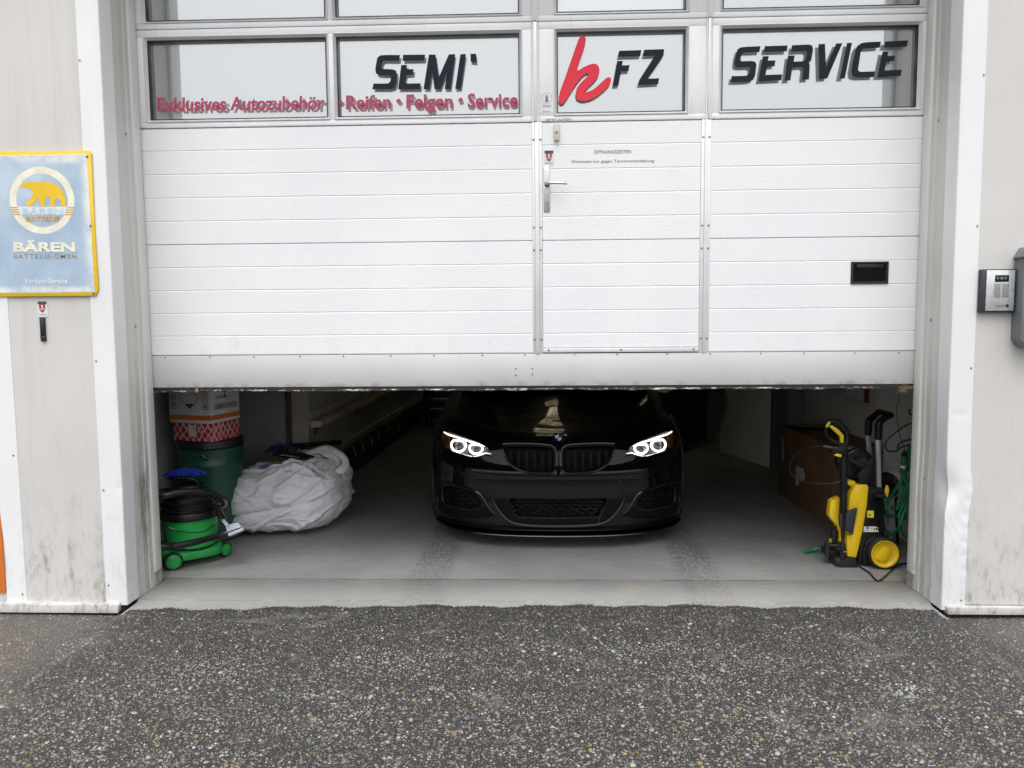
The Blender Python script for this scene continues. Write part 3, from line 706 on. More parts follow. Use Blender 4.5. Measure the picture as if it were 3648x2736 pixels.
def owd(o, a, b, Y):
    w, h = b.x-a.x, a.z-b.z
    def q(u, v, d=0): return Vector((a.x+u*w, Y-d, a.z-v*h))
    c = q(.5, .30); r = w*.40
    ci = [c+Vector((r*math.cos(t), 0, r*math.sin(t))) for t in np.linspace(0, 2*math.pi, 28, endpoint=False)]
    co = [c+Vector((r*1.08*math.cos(t), 0, r*1.08*math.sin(t))) for t in np.linspace(0, 2*math.pi, 28, endpoint=False)]
    G().ring(ci, co).build('emblem_ring', M('sticker_blue_grey', (.28, .33, .40), .5), o, smooth=0)
    G().add([q(.40, .16, .0002), q(.55, .14, .0002), q(.62, .38, .0002), q(.66, .48, .0002), q(.34, .48, .0002), q(.40, .36, .0002)], [(0, 1, 2, 3, 4, 5)]).build('emblem', M('sticker_dark_grey', (.16, .17, .19), .5), o, smooth=0)
    lettering('lettering', 'ÖWD', q(.14, .73), q(.86, .73), q(.14, .625), M('sticker_slate', (.14, .20, .28), .5), o, bold=.012)
    G().add([q(.04, .77), q(.96, .77), q(.96, .785), q(.04, .785)], [(0, 1, 2, 3)]).build('print_line', M('sticker_grey', (.35, .33, .33), .5), o, smooth=0)
    lettering('lettering', 'SECURITY', q(.15, .965), q(.86, .965), q(.15, .90), M('sticker_slate', (.14, .20, .28), .5), o, bold=.014)
sticker('security_sticker', 'pale round-topped security sticker on the frame beside the red script letter', z3, 211, 910, 330, 1108, -.0026, owd)
sticker('security_sticker', 'white sticker with red shield above the wicket handle', z3, 243, 1480, 341, 1632, -.0022, shield)
# ------------------------------------------------------------------ things fixed to the facade
def sign_mat():
    t = NT('weathered_blue_enamel'); X, Y, Z = t.xyz()
    n1 = t.noise(6, 6, .7); n2 = t.noise(34, 6, .75, (1, 1, .45))
    col = t.mix(t.ramp(t.noise(3.2, 5, .6), .35, .68), (.33, .44, .58), (.50, .60, .69))
    col = t.mix(t.math('MULTIPLY', t.ramp(n2, .5, .75), .35), col, (.58, .66, .70))
    ex = t.math('MAXIMUM', t.ramp(X, -2.20, -2.145), t.math('MAXIMUM', t.ramp(Z, 1.665, 1.64), t.ramp(Z, 2.245, 2.28)))
    col = t.mix(t.math('MULTIPLY', ex, t.ramp(n1, .3, .62)), col, (.78, .79, .74))
    t.set(Base_Color=col, Roughness=t.ramp(n2, .3, .7, .35, .6)); return t.m
YS = -.412
sgn = thing('enamel_sign', 'weathered light blue enamel sign with yellow border and bear emblem', 'sign', (-2.38, YS, 1.61))
TR, BR = onY(z5(668, 100), YS), onY(z5(700, 1160), YS)
sx0, sx1 = -2.655, -2.128; sz0, sz1 = 1.607, 2.318
YEL = M('yellow_enamel', (.80, .52, .012), .4, var=.08); CRM = M('cream_enamel', (.80, .78, .64), .45, var=.12, vs=20)
ORG = M('faded_orange', (.62, .38, .10), .5, var=.3, vs=30); GRYT = M('faded_grey_print', (.36, .34, .32), .5, var=.3, vs=40)
Pb = [(sx0+.012, sz0), (sx1-.016, sz0), (sx1+.0015, sz0+.032), (sx1-.001, 1.93), (sx1+.002, sz1-.012), (sx1-.010, sz1), (sx0+.012, sz1), (sx0, sz1-.012), (sx0, sz0+.012)]
b0 = G().prism([(x, -.4055, z) for x, z in Pb], (0, YS+.4055, 0)).build('border', YEL, sgn, bevel=.0015)
def rr(x0, x1, z0, z1, y): return [(x0, y, z0), (x1, y, z0), (x1, y, z1), (x0, y, z1)]
G().prism(rr(sx0+.018, sx1-.0175, sz0+.018, sz1-.018, YS-.0006), (0, -.0006, 0)).build('white_line', CRM, sgn)
G().prism(rr(sx0+.0215, sx1-.021, sz0+.0215, sz1-.0215, YS-.0014), (0, -.0006, 0)).build('blue_field', sign_mat(), sgn)
YP = YS-.0024
C5 = onY(z5(310, 444), YP); ro, ri = (onY(z5(550, 444), YP)-C5).length, (onY(z5(500, 444), YP)-C5).length
def circ(r, n=72): return [C5+Vector((r*math.cos(t), 0, r*math.sin(t))) for t in np.linspace(0, 2*math.pi, n, endpoint=False)]
G().ring(circ(ro), circ(ri)).build('emblem_ring', CRM, sgn, smooth=0)
def traced(name, pts, z, mat, y, rnd=0):
    P = [onY(z(*p), y) for p in pts]; P = chaikin(P, rnd) if rnd else P
    o = G().add(P, [tuple(range(len(P)))]).build(name, mat, sgn, smooth=0, fix=False); return o
traced('bear_emblem', [(145,335),(185,310),(205,302),(215,310),(225,303),(260,310),(310,305),(370,310),(420,330),(455,360),(468,388),(458,392),(480,420),(487,450),(485,487),(438,487),(455,470),(450,450),(425,428),(415,425),(405,455),(410,487),(358,487),(372,460),(368,415),(340,418),(335,450),(330,487),(285,487),(300,465),(290,430),(270,440),(225,487),(185,487),(210,450),(235,410),(245,385),(235,365),(200,350),(160,350)], z5, YEL, YP-.0006)
traced('emblem_band', [(128,489),(497,489),(485,550),(145,550)], z5, M('pale_enamel', (.66, .72, .74), .5), YP-.0002)
for sx in (-1, 1):
    for k in range(4):
        y = 492+k*17; a, b = (76+k*6, 128+k*7) if sx < 0 else (494-k*6, 550-k*6)
        traced('emblem_stripe', [(a, y), (b, y), (b+2, y+8), (a+2, y+8)], z5, ORG, YP-.0007)
def st5(s, x0, x1, yb, yt, m, **k): lettering('lettering', s, onY(z5(x0, yb), YP-.0006), onY(z5(x1, yb), YP-.0006), onY(z5(x0, yt), YP-.0006), m, sgn, **k)
st5('BÄREN', 165, 465, 543, 503, M('pale_blue_print', (.50, .62, .72), .5), bold=.03, spacing=1.1)
st5('BATTERIE', 192, 440, 595, 562, ORG, bold=.03, shear=.05)
st5('BÄREN', 100, 556, 820, 752, CRM, bold=.045)
st5('BATTERIE·GMBH', 102, 566, 871, 838, GRYT, bold=.012, spacing=1.15)
st5('Verkauf-Service', 186, 500, 1058, 1022, M('white_print', (.80, .82, .82), .5), bold=.015, shear=.2)
for p in ((643, 118), (668, 630), (692, 1130)):
    q = onY(z5(*p), YS-.001); G().lathe((q.x, YS-.002, q.z), [(0, .005), (.004, .004), (.0065, 0)], 12, (0, -1, 0)).build('screw', SCREW, sgn)
sticker('security_sticker', 'white sticker with red shield on the beige wall under the blue sign', z5, 272, 1186, 355, 1305, -.3995, shield)
th = thing('wall_thermometer', 'narrow black strip holder on the beige wall under the small sticker', 'holder', tuple(onY(z5(320, 1484), -.4)))
a, b = onY(z5(297, 1308), -.4), onY(z5(345, 1483), -.4)
G().box(a.x, b.x, -.409, -.3985, b.z, a.z).build('backplate', M('black_plastic', (.012, .012, .014), .42), th, bevel=.002)
G().box(a.x+.004, b.x-.004, -.4115, -.4095, b.z+.026, a.z-.004).build('slide', M('black_satin', (.02, .02, .022), .3), th, bevel=.001)
G().box(a.x-.0005, b.x+.0005, -.4135, -.4092, b.z+.019, b.z+.0235).build('clip', M('grey_clip', (.10, .10, .10), .35), th, bevel=.0008)
for dx in (-.006, .006): G().lathe(((a.x+b.x)/2+dx, -.4092, b.z+.010), [(0, .002), (.0025, .0018), (.003, 0)], 8, (0, -1, 0)).build('screw', M('grey_clip', (.10, .10, .10), .35), th)
# video intercom
ic = thing('video_intercom', 'silver video intercom panel in a dark housing on the beige wall', 'intercom', tuple(onY(zI(510, 1040), -.40)))
a, b = onY(zI(335, 528), -.43), onY(zI(712, 1035), -.43)
G().box(a.x-.002, b.x+.001, -.430, -.3985, b.z-.001, a.z).build('housing', M('slate_housing', (.035, .038, .048), .45), ic, bevel=.004)
fp0, fp1 = onY(zI(387, 540), -.436), onY(zI(700, 1018), -.436)
G().box(fp0.x, fp1.x, -.4355, -.4305, fp1.z, fp0.z).build('front_plate', M('brushed_silver', (.66, .67, .69), .3, .6, vs=20), ic, bevel=.002)
def icb(name, x0, y0, x1, y1, mat, d=.0015, bev=.0006): 
    p, q = onY(zI(x0, y0), -.4365), onY(zI(x1, y1), -.4365); return G().box(p.x, q.x, -.4358-d, -.4357, q.z, p.z).build(name, mat, ic, bevel=bev)
icb('camera_window', 484, 597, 645, 676, M('lens_black', (.006, .012, .009), .12))
for x in (515, 605):
    p = onY(zI(x, 637), -.4375); G().lathe((p.x, -.4372, p.z), [(0, .001), (.0045, .0008), (.0050, 0)], 12, (0, -1, 0)).build('led', M('green_led', (.10, .32, .20), .3), ic)
p = onY(zI(561, 637), -.4375); G().lathe((p.x, -.4372, p.z), [(0, .002), (.005, .0015), (.0062, 0)], 16, (0, -1, 0)).build('lens', M('lens_glass', (.26, .27, .24), .1), ic)
for col in ((470, 550), (565, 648)):
    for k in range(14):
        icb('speaker_slot', col[0]-k*.5, 700+k*12, col[1]-k*.5, 704.5+k*12, M('slot_dark', (.05, .05, .05), .6), .0004, 0)
icb('name_plate', 490, 942, 592, 972, M('name_grey', (.22, .23, .23), .4)); p = onY(zI(625, 957), -.4365)
G().lathe((p.x, -.4358, p.z), [(0, .003), (.006, .0025), (.0085, 0)], 18, (0, -1, 0)).build('call_button', M('black_plastic', (.012, .012, .014), .42), ic)
# grey letter box, mostly outside the picture
mb = thing('letter_box', 'dark grey metal letter box with slanted corners beside the intercom', 'letter box', (2.52, -.40, 1.32))
GM = M('letter_box_grey', (.17, .185, .195), .45, .2, var=.15)
P = [(2.345, 1.36), (2.372, 1.322), (2.68, 1.322), (2.70, 1.36), (2.70, 1.76), (2.352, 1.76), (2.352, 1.745), (2.343, 1.70)]
body = G().prism([(x, -.3985, z) for x, z in P], (0, -.085, 0)).build('body', GM, mb, bevel=.004)
hood = [(2.338, 1.748), (2.366, 1.795), (2.68, 1.795), (2.712, 1.748), (2.70, 1.738), (2.675, 1.772), (2.372, 1.772), (2.350, 1.738)]
G().prism([(x, -.3985, z) for x, z in hood], (0, -.115, 0)).build('rain_hood', M('letter_box_hood', (.20, .215, .225), .45, .2), mb, bevel=.003)
G().box(2.40, 2.66, -.4875, -.4838, 1.66, 1.69).build('flap', M('letter_box_hood', (.20, .215, .225), .45, .2), mb, bevel=.001)
for z in (1.68, 1.42): G().lathe((2.375, -.4836, z), [(0, .003), (.004, .0025), (.005, 0)], 10, (0, -1, 0)).build('rivet', M('dark_steel', (.05, .05, .052), .6), mb)
# ------------------------------------------------------------------ the black coupe
CX, CY = .187, .625                      # nose of the car on the garage floor
def cw(x, y, z): return Vector((CX+x, CY+y, z))
PLAN = [(0, 0), (.2, .008), (.4, .035), (.56, .085), (.70, .178), (.80, .31), (.858, .47), (.882, .66), (.888, .88), (.888, 1.2), (.884, 1.8), (.884, 2.6), (.885, 3.4), (.86, 3.95), (.74, 4.28), (.4, 4.41), (0, 4.43)]
STN = {  # plan index -> profile (inset, height) from sill to shoulder
 0: [(.12, .112), (.03, .116), (.004, .15), (0, .24), (.0, .33), (.008, .43), (.004, .492), (.034, .535), (.056, .64), (.105, .692), (.175, .722)],
 2: [(.12, .113), (.03, .117), (.004, .152), (0, .245), (.0, .335), (.008, .43), (.005, .497), (.038, .54), (.066, .64), (.115, .695), (.185, .728)],
 3: [(.12, .118), (.03, .122), (.005, .16), (0, .25), (0, .34), (.008, .43), (.007, .503), (.044, .55), (.082, .64), (.135, .70), (.20, .738)],
 5: [(.12, .118), (.03, .122), (.006, .165), (0, .26), (0, .35), (.004, .45), (.010, .53), (.028, .60), (.068, .685), (.13, .742), (.20, .772)],
 8: [(.10, .16), (.03, .165), (.008, .22), (.002, .30), (-.004, .42), (-.010, .54), (-.006, .63), (.014, .71), (.05, .778), (.10, .818), (.17, .842)],
 10: [(.10, .17), (.04, .175), (.02, .23), (.002, .32), (.0, .45), (.0, .57), (.002, .68), (.010, .78), (.03, .85), (.06, .89), (.13, .91)],
 12: [(.10, .18), (.04, .185), (.015, .24), (.0, .33), (-.006, .46), (-.012, .58), (-.008, .70), (.005, .80), (.03, .87), (.07, .91), (.14, .93)],
 14: [(.10, .20), (.04, .205), (.005, .25), (0, .35), (-.004, .47), (0, .58), (.01, .69), (.02, .79), (.04, .88), (.08, .93), (.15, .95)],
 16: [(.10, .20), (.04, .205), (.005, .25), (-.006, .35), (-.008, .47), (0, .58), (.015, .69), (.025, .79), (.04, .89), (.08, .94), (.15, .96)]}
def spl(xs, ys, q):                      # monotone-ish cubic through points
    xs, ys, q = map(np.asarray, (xs, ys, q)); d = np.gradient(ys, xs)
    i = np.clip(np.searchsorted(xs, q)-1, 0, len(xs)-2); h = xs[i+1]-xs[i]; t = (q-xs[i])/h
    return (2*t**3-3*t**2+1)*ys[i]+(t**3-2*t**2+t)*h*d[i]+(-2*t**3+3*t**2)*ys[i+1]+(t**3-t**2)*h*d[i+1]
pl_ = np.array(PLAN); seglen = np.hypot(*np.diff(pl_, axis=0).T); S = np.concatenate([[0], np.cumsum(seglen)])
NU, NV = 230, 64
uq = np.concatenate([np.linspace(0, S[9], 150, endpoint=False), np.linspace(S[9], S[-1], NU-150)])
px_, py_ = spl(S, pl_[:, 0], uq), spl(S, pl_[:, 1], uq)
tx, ty = np.gradient(px_, uq), np.gradient(py_, uq); tl = np.hypot(tx, ty); nx, ny = -ty/tl, tx/tl      # inward
sk = sorted(STN); ss = S[sk]
vq = np.linspace(0, 10, NV)
PROF = np.zeros((NU, NV, 2))
ctrl = np.array([STN[k] for k in sk])
for c in range(2):
    at_u = np.stack([spl(ss, ctrl[:, j, c], uq) for j in range(11)], 1)
    for i in range(NU): PROF[i, :, c] = spl(np.arange(11), at_u[i], vq)
half = np.zeros((NU, NV, 3))
half[:, :, 0] = px_[:, None]+nx[:, None]*PROF[:, :, 0]; half[:, :, 1] = py_[:, None]+ny[:, None]*PROF[:, :, 0]; half[:, :, 2] = PROF[:, :, 1]
half[0, :, 0] = 0; half[-1, :, 0] = 0
# soft character line and scooped bumper flank, as pressed in the panels
top = half[:, -1, :]                      # shoulder curve, centre front -> centre rear
iF = int(np.argmin(np.abs(uq-S[5]))); iR = int(np.argmin(np.abs(uq-S[14])))
fr = top[:iF+1]; sd = top[iF:iR+1]; rr_ = top[iR:]
def resamp(C, n):
    L = np.concatenate([[0], np.cumsum(np.linalg.norm(np.diff(C, axis=0), axis=1))]); q = np.linspace(0, L[-1], n)
    return np.stack([np.interp(q, L, C[:, k]) for k in range(3)], 1)
ND, NL = 31, 120
f_, s_, r_ = resamp(fr, ND), resamp(sd, NL), resamp(rr_[::-1], ND)
deck = np.zeros((ND, NL, 3))
for a in range(ND):
    u = a/(ND-1)
    for b in range(NL):
        v = b/(NL-1)
        cl = (1-v)*f_[0]+v*r_[0]          # centre line (straight guess)
        p = (1-v)*f_[a]+v*r_[a]+(1-u)*cl+u*s_[b]-((1-u)*(1-v)*f_[0]+u*(1-v)*f_[-1]+(1-u)*v*r_[0]+u*v*r_[-1])
        deck[a, b] = p
# hood height: rises from the nose to the cowl, crowned, with two power-dome creases
for a in range(ND):
    for b in range(NL):
        x, y, z = deck[a, b]; v = b/(NL-1)
        ye = y-np.interp(x, f_[:, 0], f_[:, 1])
        zc = np.interp(max(ye, 0), [0, .12, .3, .6, .95, 1.2, 2.0, 3.2, 3.9, 4.3], [0, .034, .066, .112, .154, .180, .20, .205, .215, .225])
        zedge = np.interp(max(ye, 0), [0, .3, .6, 1.0, 1.2, 2, 3, 4.3], [0, .028, .055, .09, .103, .12, .14, .19])
        w = min(1, (abs(x)/.78))**2.2
        base = np.interp(min(abs(x), .7), f_[:, 0], f_[:, 2])
        zz_ = base+(1-w)*zc+w*zedge
        t = a/(ND-1); blend = (1-t)**.7 if a < ND-1 else 0
        cre = .010*math.exp(-((abs(x)-(.40+.10*min(1, max(0, ye))))/.05)**2)*min(1, max(0, ye/.25))*(1 if ye < 1.4 else 0)
        edge = min(1, v*14)
        deck[a, b, 2] = z*(1-blend*edge)+zz_*blend*edge+cre*edge*(1 if a < ND-2 else 0)
def mirror_grid(g3):
    A_ = g3[::-1].copy(); A_[:, :, 0] *= -1
    return np.concatenate([A_[:-1], g3], 0)
full = mirror_grid(half); dfull = mirror_grid(deck)
def world(arr): return [cw(*p) for p in arr.reshape(-1, 3)]
car = thing('parked_car', 'glossy black coupe with lit headlights parked nose-out in the garage', 'car', (CX, CY+.02, 0))
# panels are traced on the bodywork: rays from the photograph meet the shell
gs = G(); gs.grid(world(full), full.shape[0], NV); nsk = len(gs.f)
gs.grid(world(dfull), dfull.shape[0], NL)
bvh = BVHTree.FromPolygons([tuple(v) for v in gs.v], [tuple(f) for f in gs.f])
def hit(p):
    d = Vector(ray(*p)).normalized(); h, n, i, _ = bvh.ray_cast(Vector(CAM), d)
    if h is None: return None, None
    if n.dot(d) > 0: n = -n
    return h, n
def hit2(p):
    h, n = hit(p); k = 0; q = p
    while h is None and k < 60:
        q = (q[0]+(1989-q[0])*.01, q[1]+(1720-q[1])*.01); h, n = hit(q); k += 1
    return h, n
MX = 2*CX
def mir(v): return Vector((MX-v.x, v.y, v.z))
def inside(p, poly):
    x, y = p; c = False; j = len(poly)-1
    for i in range(len(poly)):
        xi, yi = poly[i]; xj, yj = poly[j]
        if (yi > y) != (yj > y) and x < (xj-xi)*(y-yi)/(yj-yi)+xi: c = not c
        j = i
    return c
def pxp(pts, rnd=0):
    P = [Vector((*z6(*p), 0)) for p in pts]
    if rnd: P = chaikin(P, rnd)
    return [(p.x, p.y) for p in P]
LAMP = pxp([(116,400),(122,372),(150,360),(230,390),(330,424),(420,460),(458,490),(500,552),(440,534),(395,548),(345,554),(280,536),(200,508),(148,486),(122,445)], 1)
KID = pxp([(548,470),(562,460),(700,458),(860,465),(905,480),(922,510),(922,600),(915,640),(890,660),(800,660),(700,650),(640,625),(600,590),(570,530)], 1)
FOG = pxp([(146,752),(165,738),(215,738),(300,758),(385,792),(430,868),(408,897),(350,910),(240,894),(168,878),(146,840)], 1)
LOW = pxp([(600,836),(933,838),(1266,836),(1205,958),(933,966),(661,958)], 0)
holes = [LAMP, KID, FOG]
keep = []
for f in gs.f:
    c = sum((gs.v[i] for i in f), Vector())/len(f)
    if c.y < CY+.8:
        cl_ = c if c.x <= CX else mir(c)
        pp = proj(cl_)
        if any(inside(pp, h) for h in holes) or inside(proj(c), LOW): continue
    ly, az = c.y-CY, abs(c.x-CX)
    if az > .62 and c.z < .62 and ((ly-.80)**2+(c.z-.315)**2 < .345**2 or (ly-3.49)**2+(c.z-.315)**2 < .345**2): continue
    keep.append(f)
def paint_mat():
    t = NT('black_car_paint'); t.set(Base_Color=(.003, .003, .0036), Roughness=.3, Specular_IOR_Level=.05)
    t.b.inputs['Coat Weight'].default_value = 1.0; t.b.inputs['Coat IOR'].default_value = 1.38; t.b.inputs['Coat Roughness'].default_value = .02
    f = t.ramp(t.noise(260, 2), .70, .74)
    t.l(t.ramp(t.noise(30, 4), .4, .7, .006, .03), t.b.inputs['Coat Roughness'])
    return t.m
PAINT = paint_mat(); GLOSSB = M('gloss_black_trim', (.004, .004, .0045), .12, var=0, rvar=.02); SATB = M('satin_black_trim', (.007, .007, .008), .42, rvar=.05, spec=.3)
gb = G(); gb.v = gs.v; gb.f = keep
body = gb.build('body', PAINT, car, smooth=60, fix=False)
gu = G(); gu.box(CX-.78, CX+.78, CY+.30, CY+4.2, .14, .60); gu.build('underbody', M('deep_black', (.003, .003, .0035), .5), car)
# a patch that follows the shell between an upper and a lower outline
def patch(poly, off, nu=28, nv=10, inset=0):
    xs_ = [p[0] for p in poly]; cxp = sum(xs_)/len(xs_); cyp = sum(p[1] for p in poly)/len(poly)
    pol = [(cxp+(x-cxp)*(1-inset), cyp+(y-cyp)*(1-inset)) for x, y in poly]
    a, b = min(p[0] for p in pol)+.4, max(p[0] for p in pol)-.4; V = []
    for i in range(nu):
        x = a+(b-a)*i/(nu-1); ys_ = []
        for j in range(len(pol)):
            (x0, y0), (x1, y1) = pol[j], pol[(j+1) % len(pol)]
            if (x0-x)*(x1-x) <= 0 and abs(x1-x0) > 1e-9: ys_.append(y0+(y1-y0)*(x-x0)/(x1-x0))
        t_, bt = min(ys_), max(ys_)
        for j in range(nv):
            h, n = hit2((x, t_+(bt-t_)*j/(nv-1)))
            o_ = off(i/(nu-1), j/(nv-1)) if callable(off) else off
            V.append(h+n*o_)
    g_ = G(); g_.grid(V, nu, nv); return g_
def both(fn):
    for s in (1, -1): fn(s)
def side(g_, s):
    if s < 0: g_.v = [mir(v) for v in g_.v]
    return g_
def surf_line(pts, off=0.0, k=1):
    out = []
    for p in pts:
        h, n = hit2(p); out.append(h+n*off)
    return out
def outline(poly, r, off=0.0, n=6):
    P = surf_line(poly, off); return G().tube(P, r, n, 1, closed=True)
LENS = glass_mat('lamp_lens', (.97, .97, .97), .8)
WHITE_E = emis('lamp_led_white', (1.0, .985, .95), 1.7)
CHROME = M('lamp_reflector', (.55, .56, .58), .18, 1.0, var=.1); AMBER = M('amber_lens', (.13, .040, .006), .3)
DKLAMP = M('lamp_bezel', (.012, .012, .013), .3)
def ringpts(c, rx, ry, flat):
    P = []
    for a in np.linspace(0, 2*math.pi, 40, endpoint=False):
        P.append((c[0]+rx*math.cos(a), c[1]+max(-flat, ry*math.sin(a))))
    return [z6(*p) for p in P]
def lamp(s):
    back = side(patch(LAMP, -.055, 30, 12, .02), s).build('headlight', DKLAMP, car, smooth=60, label=None)
    side(patch(pxp([(118,400),(124,376),(150,374),(185,395),(178,440),(190,490),(150,482),(124,442)], 0), -.018, 10, 8), s).build('indicator', AMBER, back, smooth=60)
    side(patch(pxp([(190,415),(300,440),(425,475),(470,520),(440,528),(395,542),(345,548),(280,530),(195,500)]), -.042, 20, 8), s).build('reflector', M('dark_reflector', (.06, .06, .062), .35), back, smooth=60)
    side(G().tube(surf_line([z6(*p) for p in ((147,374),(180,390),(230,406),(300,428),(370,450),(425,470))], -.014), [.0045, .0055, .006, .006, .006, .004], 8, 4), s).build('light_bar', WHITE_E, back)
    side(G().tube(surf_line([z6(*p) for p in ((205,506),(260,524),(310,538),(350,545),(392,538),(432,522),(470,528))], -.012), [.002, .003, .004, .0045, .0045, .004, .002], 8, 4), s).build('light_guide', emis('lamp_guide', (1, .98, .93), .8), back)
    for c, rx, ry, fl in (((242, 462), 51, 46, 34), ((364, 484), 44, 40, 28)):
        side(G().tube(surf_line(ringpts(c, rx, ry, fl), -.020), .0072, 8, 1, closed=True), s).build('halo_ring', WHITE_E, back)
        h, n = hit(z6(*c)); nn = (Vector((0, -1, 0))*.7+n*.3).normalized()
        side(G().lathe(h-n*.040, [(0, .014), (.016, .011), (.024, .003), (.026, 0)], 20, nn), s).build('projector', M('projector_glass', (.06, .065, .075), .08), back)
        side(G().lathe(h-n*.036, [(.026, .0), (.029, .006), (.0265, .008)], 20, nn), s).build('projector_ring', CHROME, back)
    side(patch(LAMP, -.001, 30, 10), s).build('lens', LENS, back, smooth=60)
    side(outline(LAMP, .006, -.004), s).build('lamp_seal', GLOSSB, back)
def kidney(s):
    bk = side(patch(KID, -.050, 24, 10, -.04), s).build('kidney_grille', M('deep_black', (.003, .003, .0035), .5), car, smooth=60)
    side(outline(KID, .010, .002, 8), s).build('grille_frame', GLOSSB, bk)
    side(outline([(x, y) for x, y in [((KX-735/1.907-1500)*.93+735/1.907+1500, (KY-560/1.907-1340)*.9+560/1.907+1340) for KX, KY in KID]], .004, -.006, 6), s).build('inner_frame', SATB, bk)
    for x in (608, 660, 715, 770, 822, 875):
        for dx in (-6, 6):
            yb = np.interp(x, [590, 640, 700, 800, 915], [590, 622, 642, 652, 650]) - 8
            P = surf_line([z6(x+dx, y) for y in np.linspace(505, yb, 6)], -.014)
            side(G().tube(P, .0032, 6, 1), s).build('slat', SATB, bk)
    for y in np.linspace(560, 640, 9):
        a_, b_ = np.interp(y, [500, 590, 640], [585, 620, 690]), 905
        side(G().tube(surf_line([z6(x, y) for x in np.linspace(a_, b_, 6)], -.032), .002, 5), s).build('radiator_bar', SATB, bk)
def hexline(x0, x1, y, amp, per, ph, off):
    P = []; x = x0
    pat = [(0, 0), (.3, 0), (.5, 1), (.8, 1), (1.0, 0)]
    k = 0
    while x < x1+per:
        for t, v in pat[:-1]:
            xx = x+t*per
            if x0 <= xx <= x1: P.append(z6(xx, y-amp*(v if ph == 0 else 1-v)))
        x += per
    return surf_line(P, off) if len(P) > 1 else None
def fog(s):
    bk = side(patch(FOG, -.050, 20, 8, -.05), s).build('side_intake', M('deep_black', (.003, .003, .0035), .5), car, smooth=60)
    side(outline(FOG, .008, .001), s).build('intake_frame', SATB, bk)
    for i, y in enumerate((785, 812, 840, 868, 890)):
        x0, x1 = 165, np.interp(y, [770, 800, 868, 900], [330, 388, 418, 385])
        P = hexline(x0, x1, y+3, 12, 62, i % 2, -.010)
        if P: side(G().tube(P, .0028, 5), s).build('mesh_bar', SATB, bk)
    for x in (190, 230, 262, 300, 335, 372):
        side(G().tube(surf_line([z6(x, y) for y in np.linspace(770+(x-190)*.09, 885, 4)], -.016), .0018, 4), s).build('mesh_upright', SATB, bk)
both(lamp); both(kidney); both(fog)
bk = patch(LOW, -.060, 30, 6, -.05).build('lower_intake', M('deep_black', (.003, .003, .0035), .5), car, smooth=60)
for i, y in enumerate((862, 886, 910, 934, 955)):
    a_ = np.interp(y, [836, 958], [615, 665])
    P = hexline(a_, 1866-a_, y, 11, 66, i % 2, -.012)
    if P: G().tube(P, .0028, 5).build('mesh_bar', SATB, bk)
for y in (848, 866, 884):
    G().tube(surf_line([z6(x, y) for x in np.linspace(625, 1241, 14)], -.035), .003, 5).build('radiator_bar', SATB, bk)
# bumper trim: plate bed, sweeping lower frame, flank blades, splitter
PLT = pxp([(492,826),(486,808),(520,768),(548,742),(933,744),(1318,742),(1346,768),(1380,808),(1374,826),(933,832)], 0)
patch(PLT, .004, 50, 6).build('plate_bed', M('matt_plate_bed', (.006, .0065, .008), .45, rvar=.05, spec=.22), car, smooth=50)
fr_l = [(486,812),(490,845),(505,880),(540,930),(585,975),(640,1002),(720,1014),(830,1019),(933,1020)]
fr_f = fr_l+[(1866-x, y) for x, y in fr_l[::-1][1:]]
G().tube(surf_line([z6(*p) for p in fr_f], .004), .011, 8, 3, flat=.8).build('intake_surround', GLOSSB, car)
def blade(s):
    side(patch(pxp([(112,872),(240,898),(350,914),(425,885),(455,893),(505,936),(455,952),(400,963),(320,965),(220,952),(130,922)]), .0012, 26, 6), s).build('bumper_flank', M('deep_black', (.003, .003, .0035), .6, spec=.12), car, smooth=60)
    side(patch(pxp([(494,834),(560,836),(598,838),(659,962),(661,1003),(640,1001),(585,974),(540,929),(507,880)]), .0012, 20, 6), s).build('intake_cheek', M('deep_black', (.003, .003, .0035), .6, spec=.12), car, smooth=60)
    side(G().tube(surf_line([z6(*p) for p in ((128,925),(220,955),(320,968),(400,966),(455,955),(508,940))], .003), [.002, .006, .007, .007, .006, .003], 6, 4), s).build('bumper_crease', PAINT, car)
    side(G().tube(surf_line([z6(*p) for p in ((112,860),(106,800),(108,740),(125,722),(170,718),(260,742),(340,772),(400,800),(436,850),(470,905),(505,938))], .0025), [.004, .006, .007, .008, .008, .008, .008, .007, .006, .005, .003], 6, 4), s).build('intake_lip', GLOSSB, car)
    for p in ((251, 617), (591, 803)):
        h, n = hit(z6(*p)); side(G().lathe(h, [(0, .0022), (.010, .002), (.012, -.001)], 18, n), s).build('parking_sensor', GLOSSB if p[0] < 300 else SATB, car)
    h, n = hit(z6(503, 730)); side(G().lathe(h, [(.0205, .0012), (.022, .0004), (.0225, -.001)], 30, n), s).build('tow_eye_cap', PAINT, car)
    # bonnet shut line and lamp-to-grille gap
    L = surf_line([z6(*p) for p in ((455,470),(480,455),(540,452),(620,447),(720,440),(830,432),(933,429))], .0006)
    side(G().tube(L, .0024, 5, 4), s).build('bonnet_gap', M('deep_black', (.003, .003, .0035), .5), car)
    spl_l = []
both(blade)
iS = int(np.argmin(np.abs(uq-(S[5]*.5+S[6]*.5))))
V = []
for sgn_ in (-1, 1):
    rngi = range(iS, -1, -1) if sgn_ < 0 else range(1, iS+1)
    for i in rngi:
        e = .030*(1-(i/iS)**3); bx_, by_ = sgn_*px_[i], py_[i]; ix, iy = sgn_*nx[i], ny[i]
        z0 = .088+.012*(px_[i]/.86)**4
        for o_, z_ in ((.20, z0+.012), (-e, z0+.010), (-e-.003, z0+.005), (-e, z0), (.20, z0)):
            V.append(cw(bx_+ix*o_, by_+iy*o_, z_))
gsp = G(); gsp.grid(V, len(V)//5, 5); gsp.build('splitter', GLOSSB, car, smooth=50)
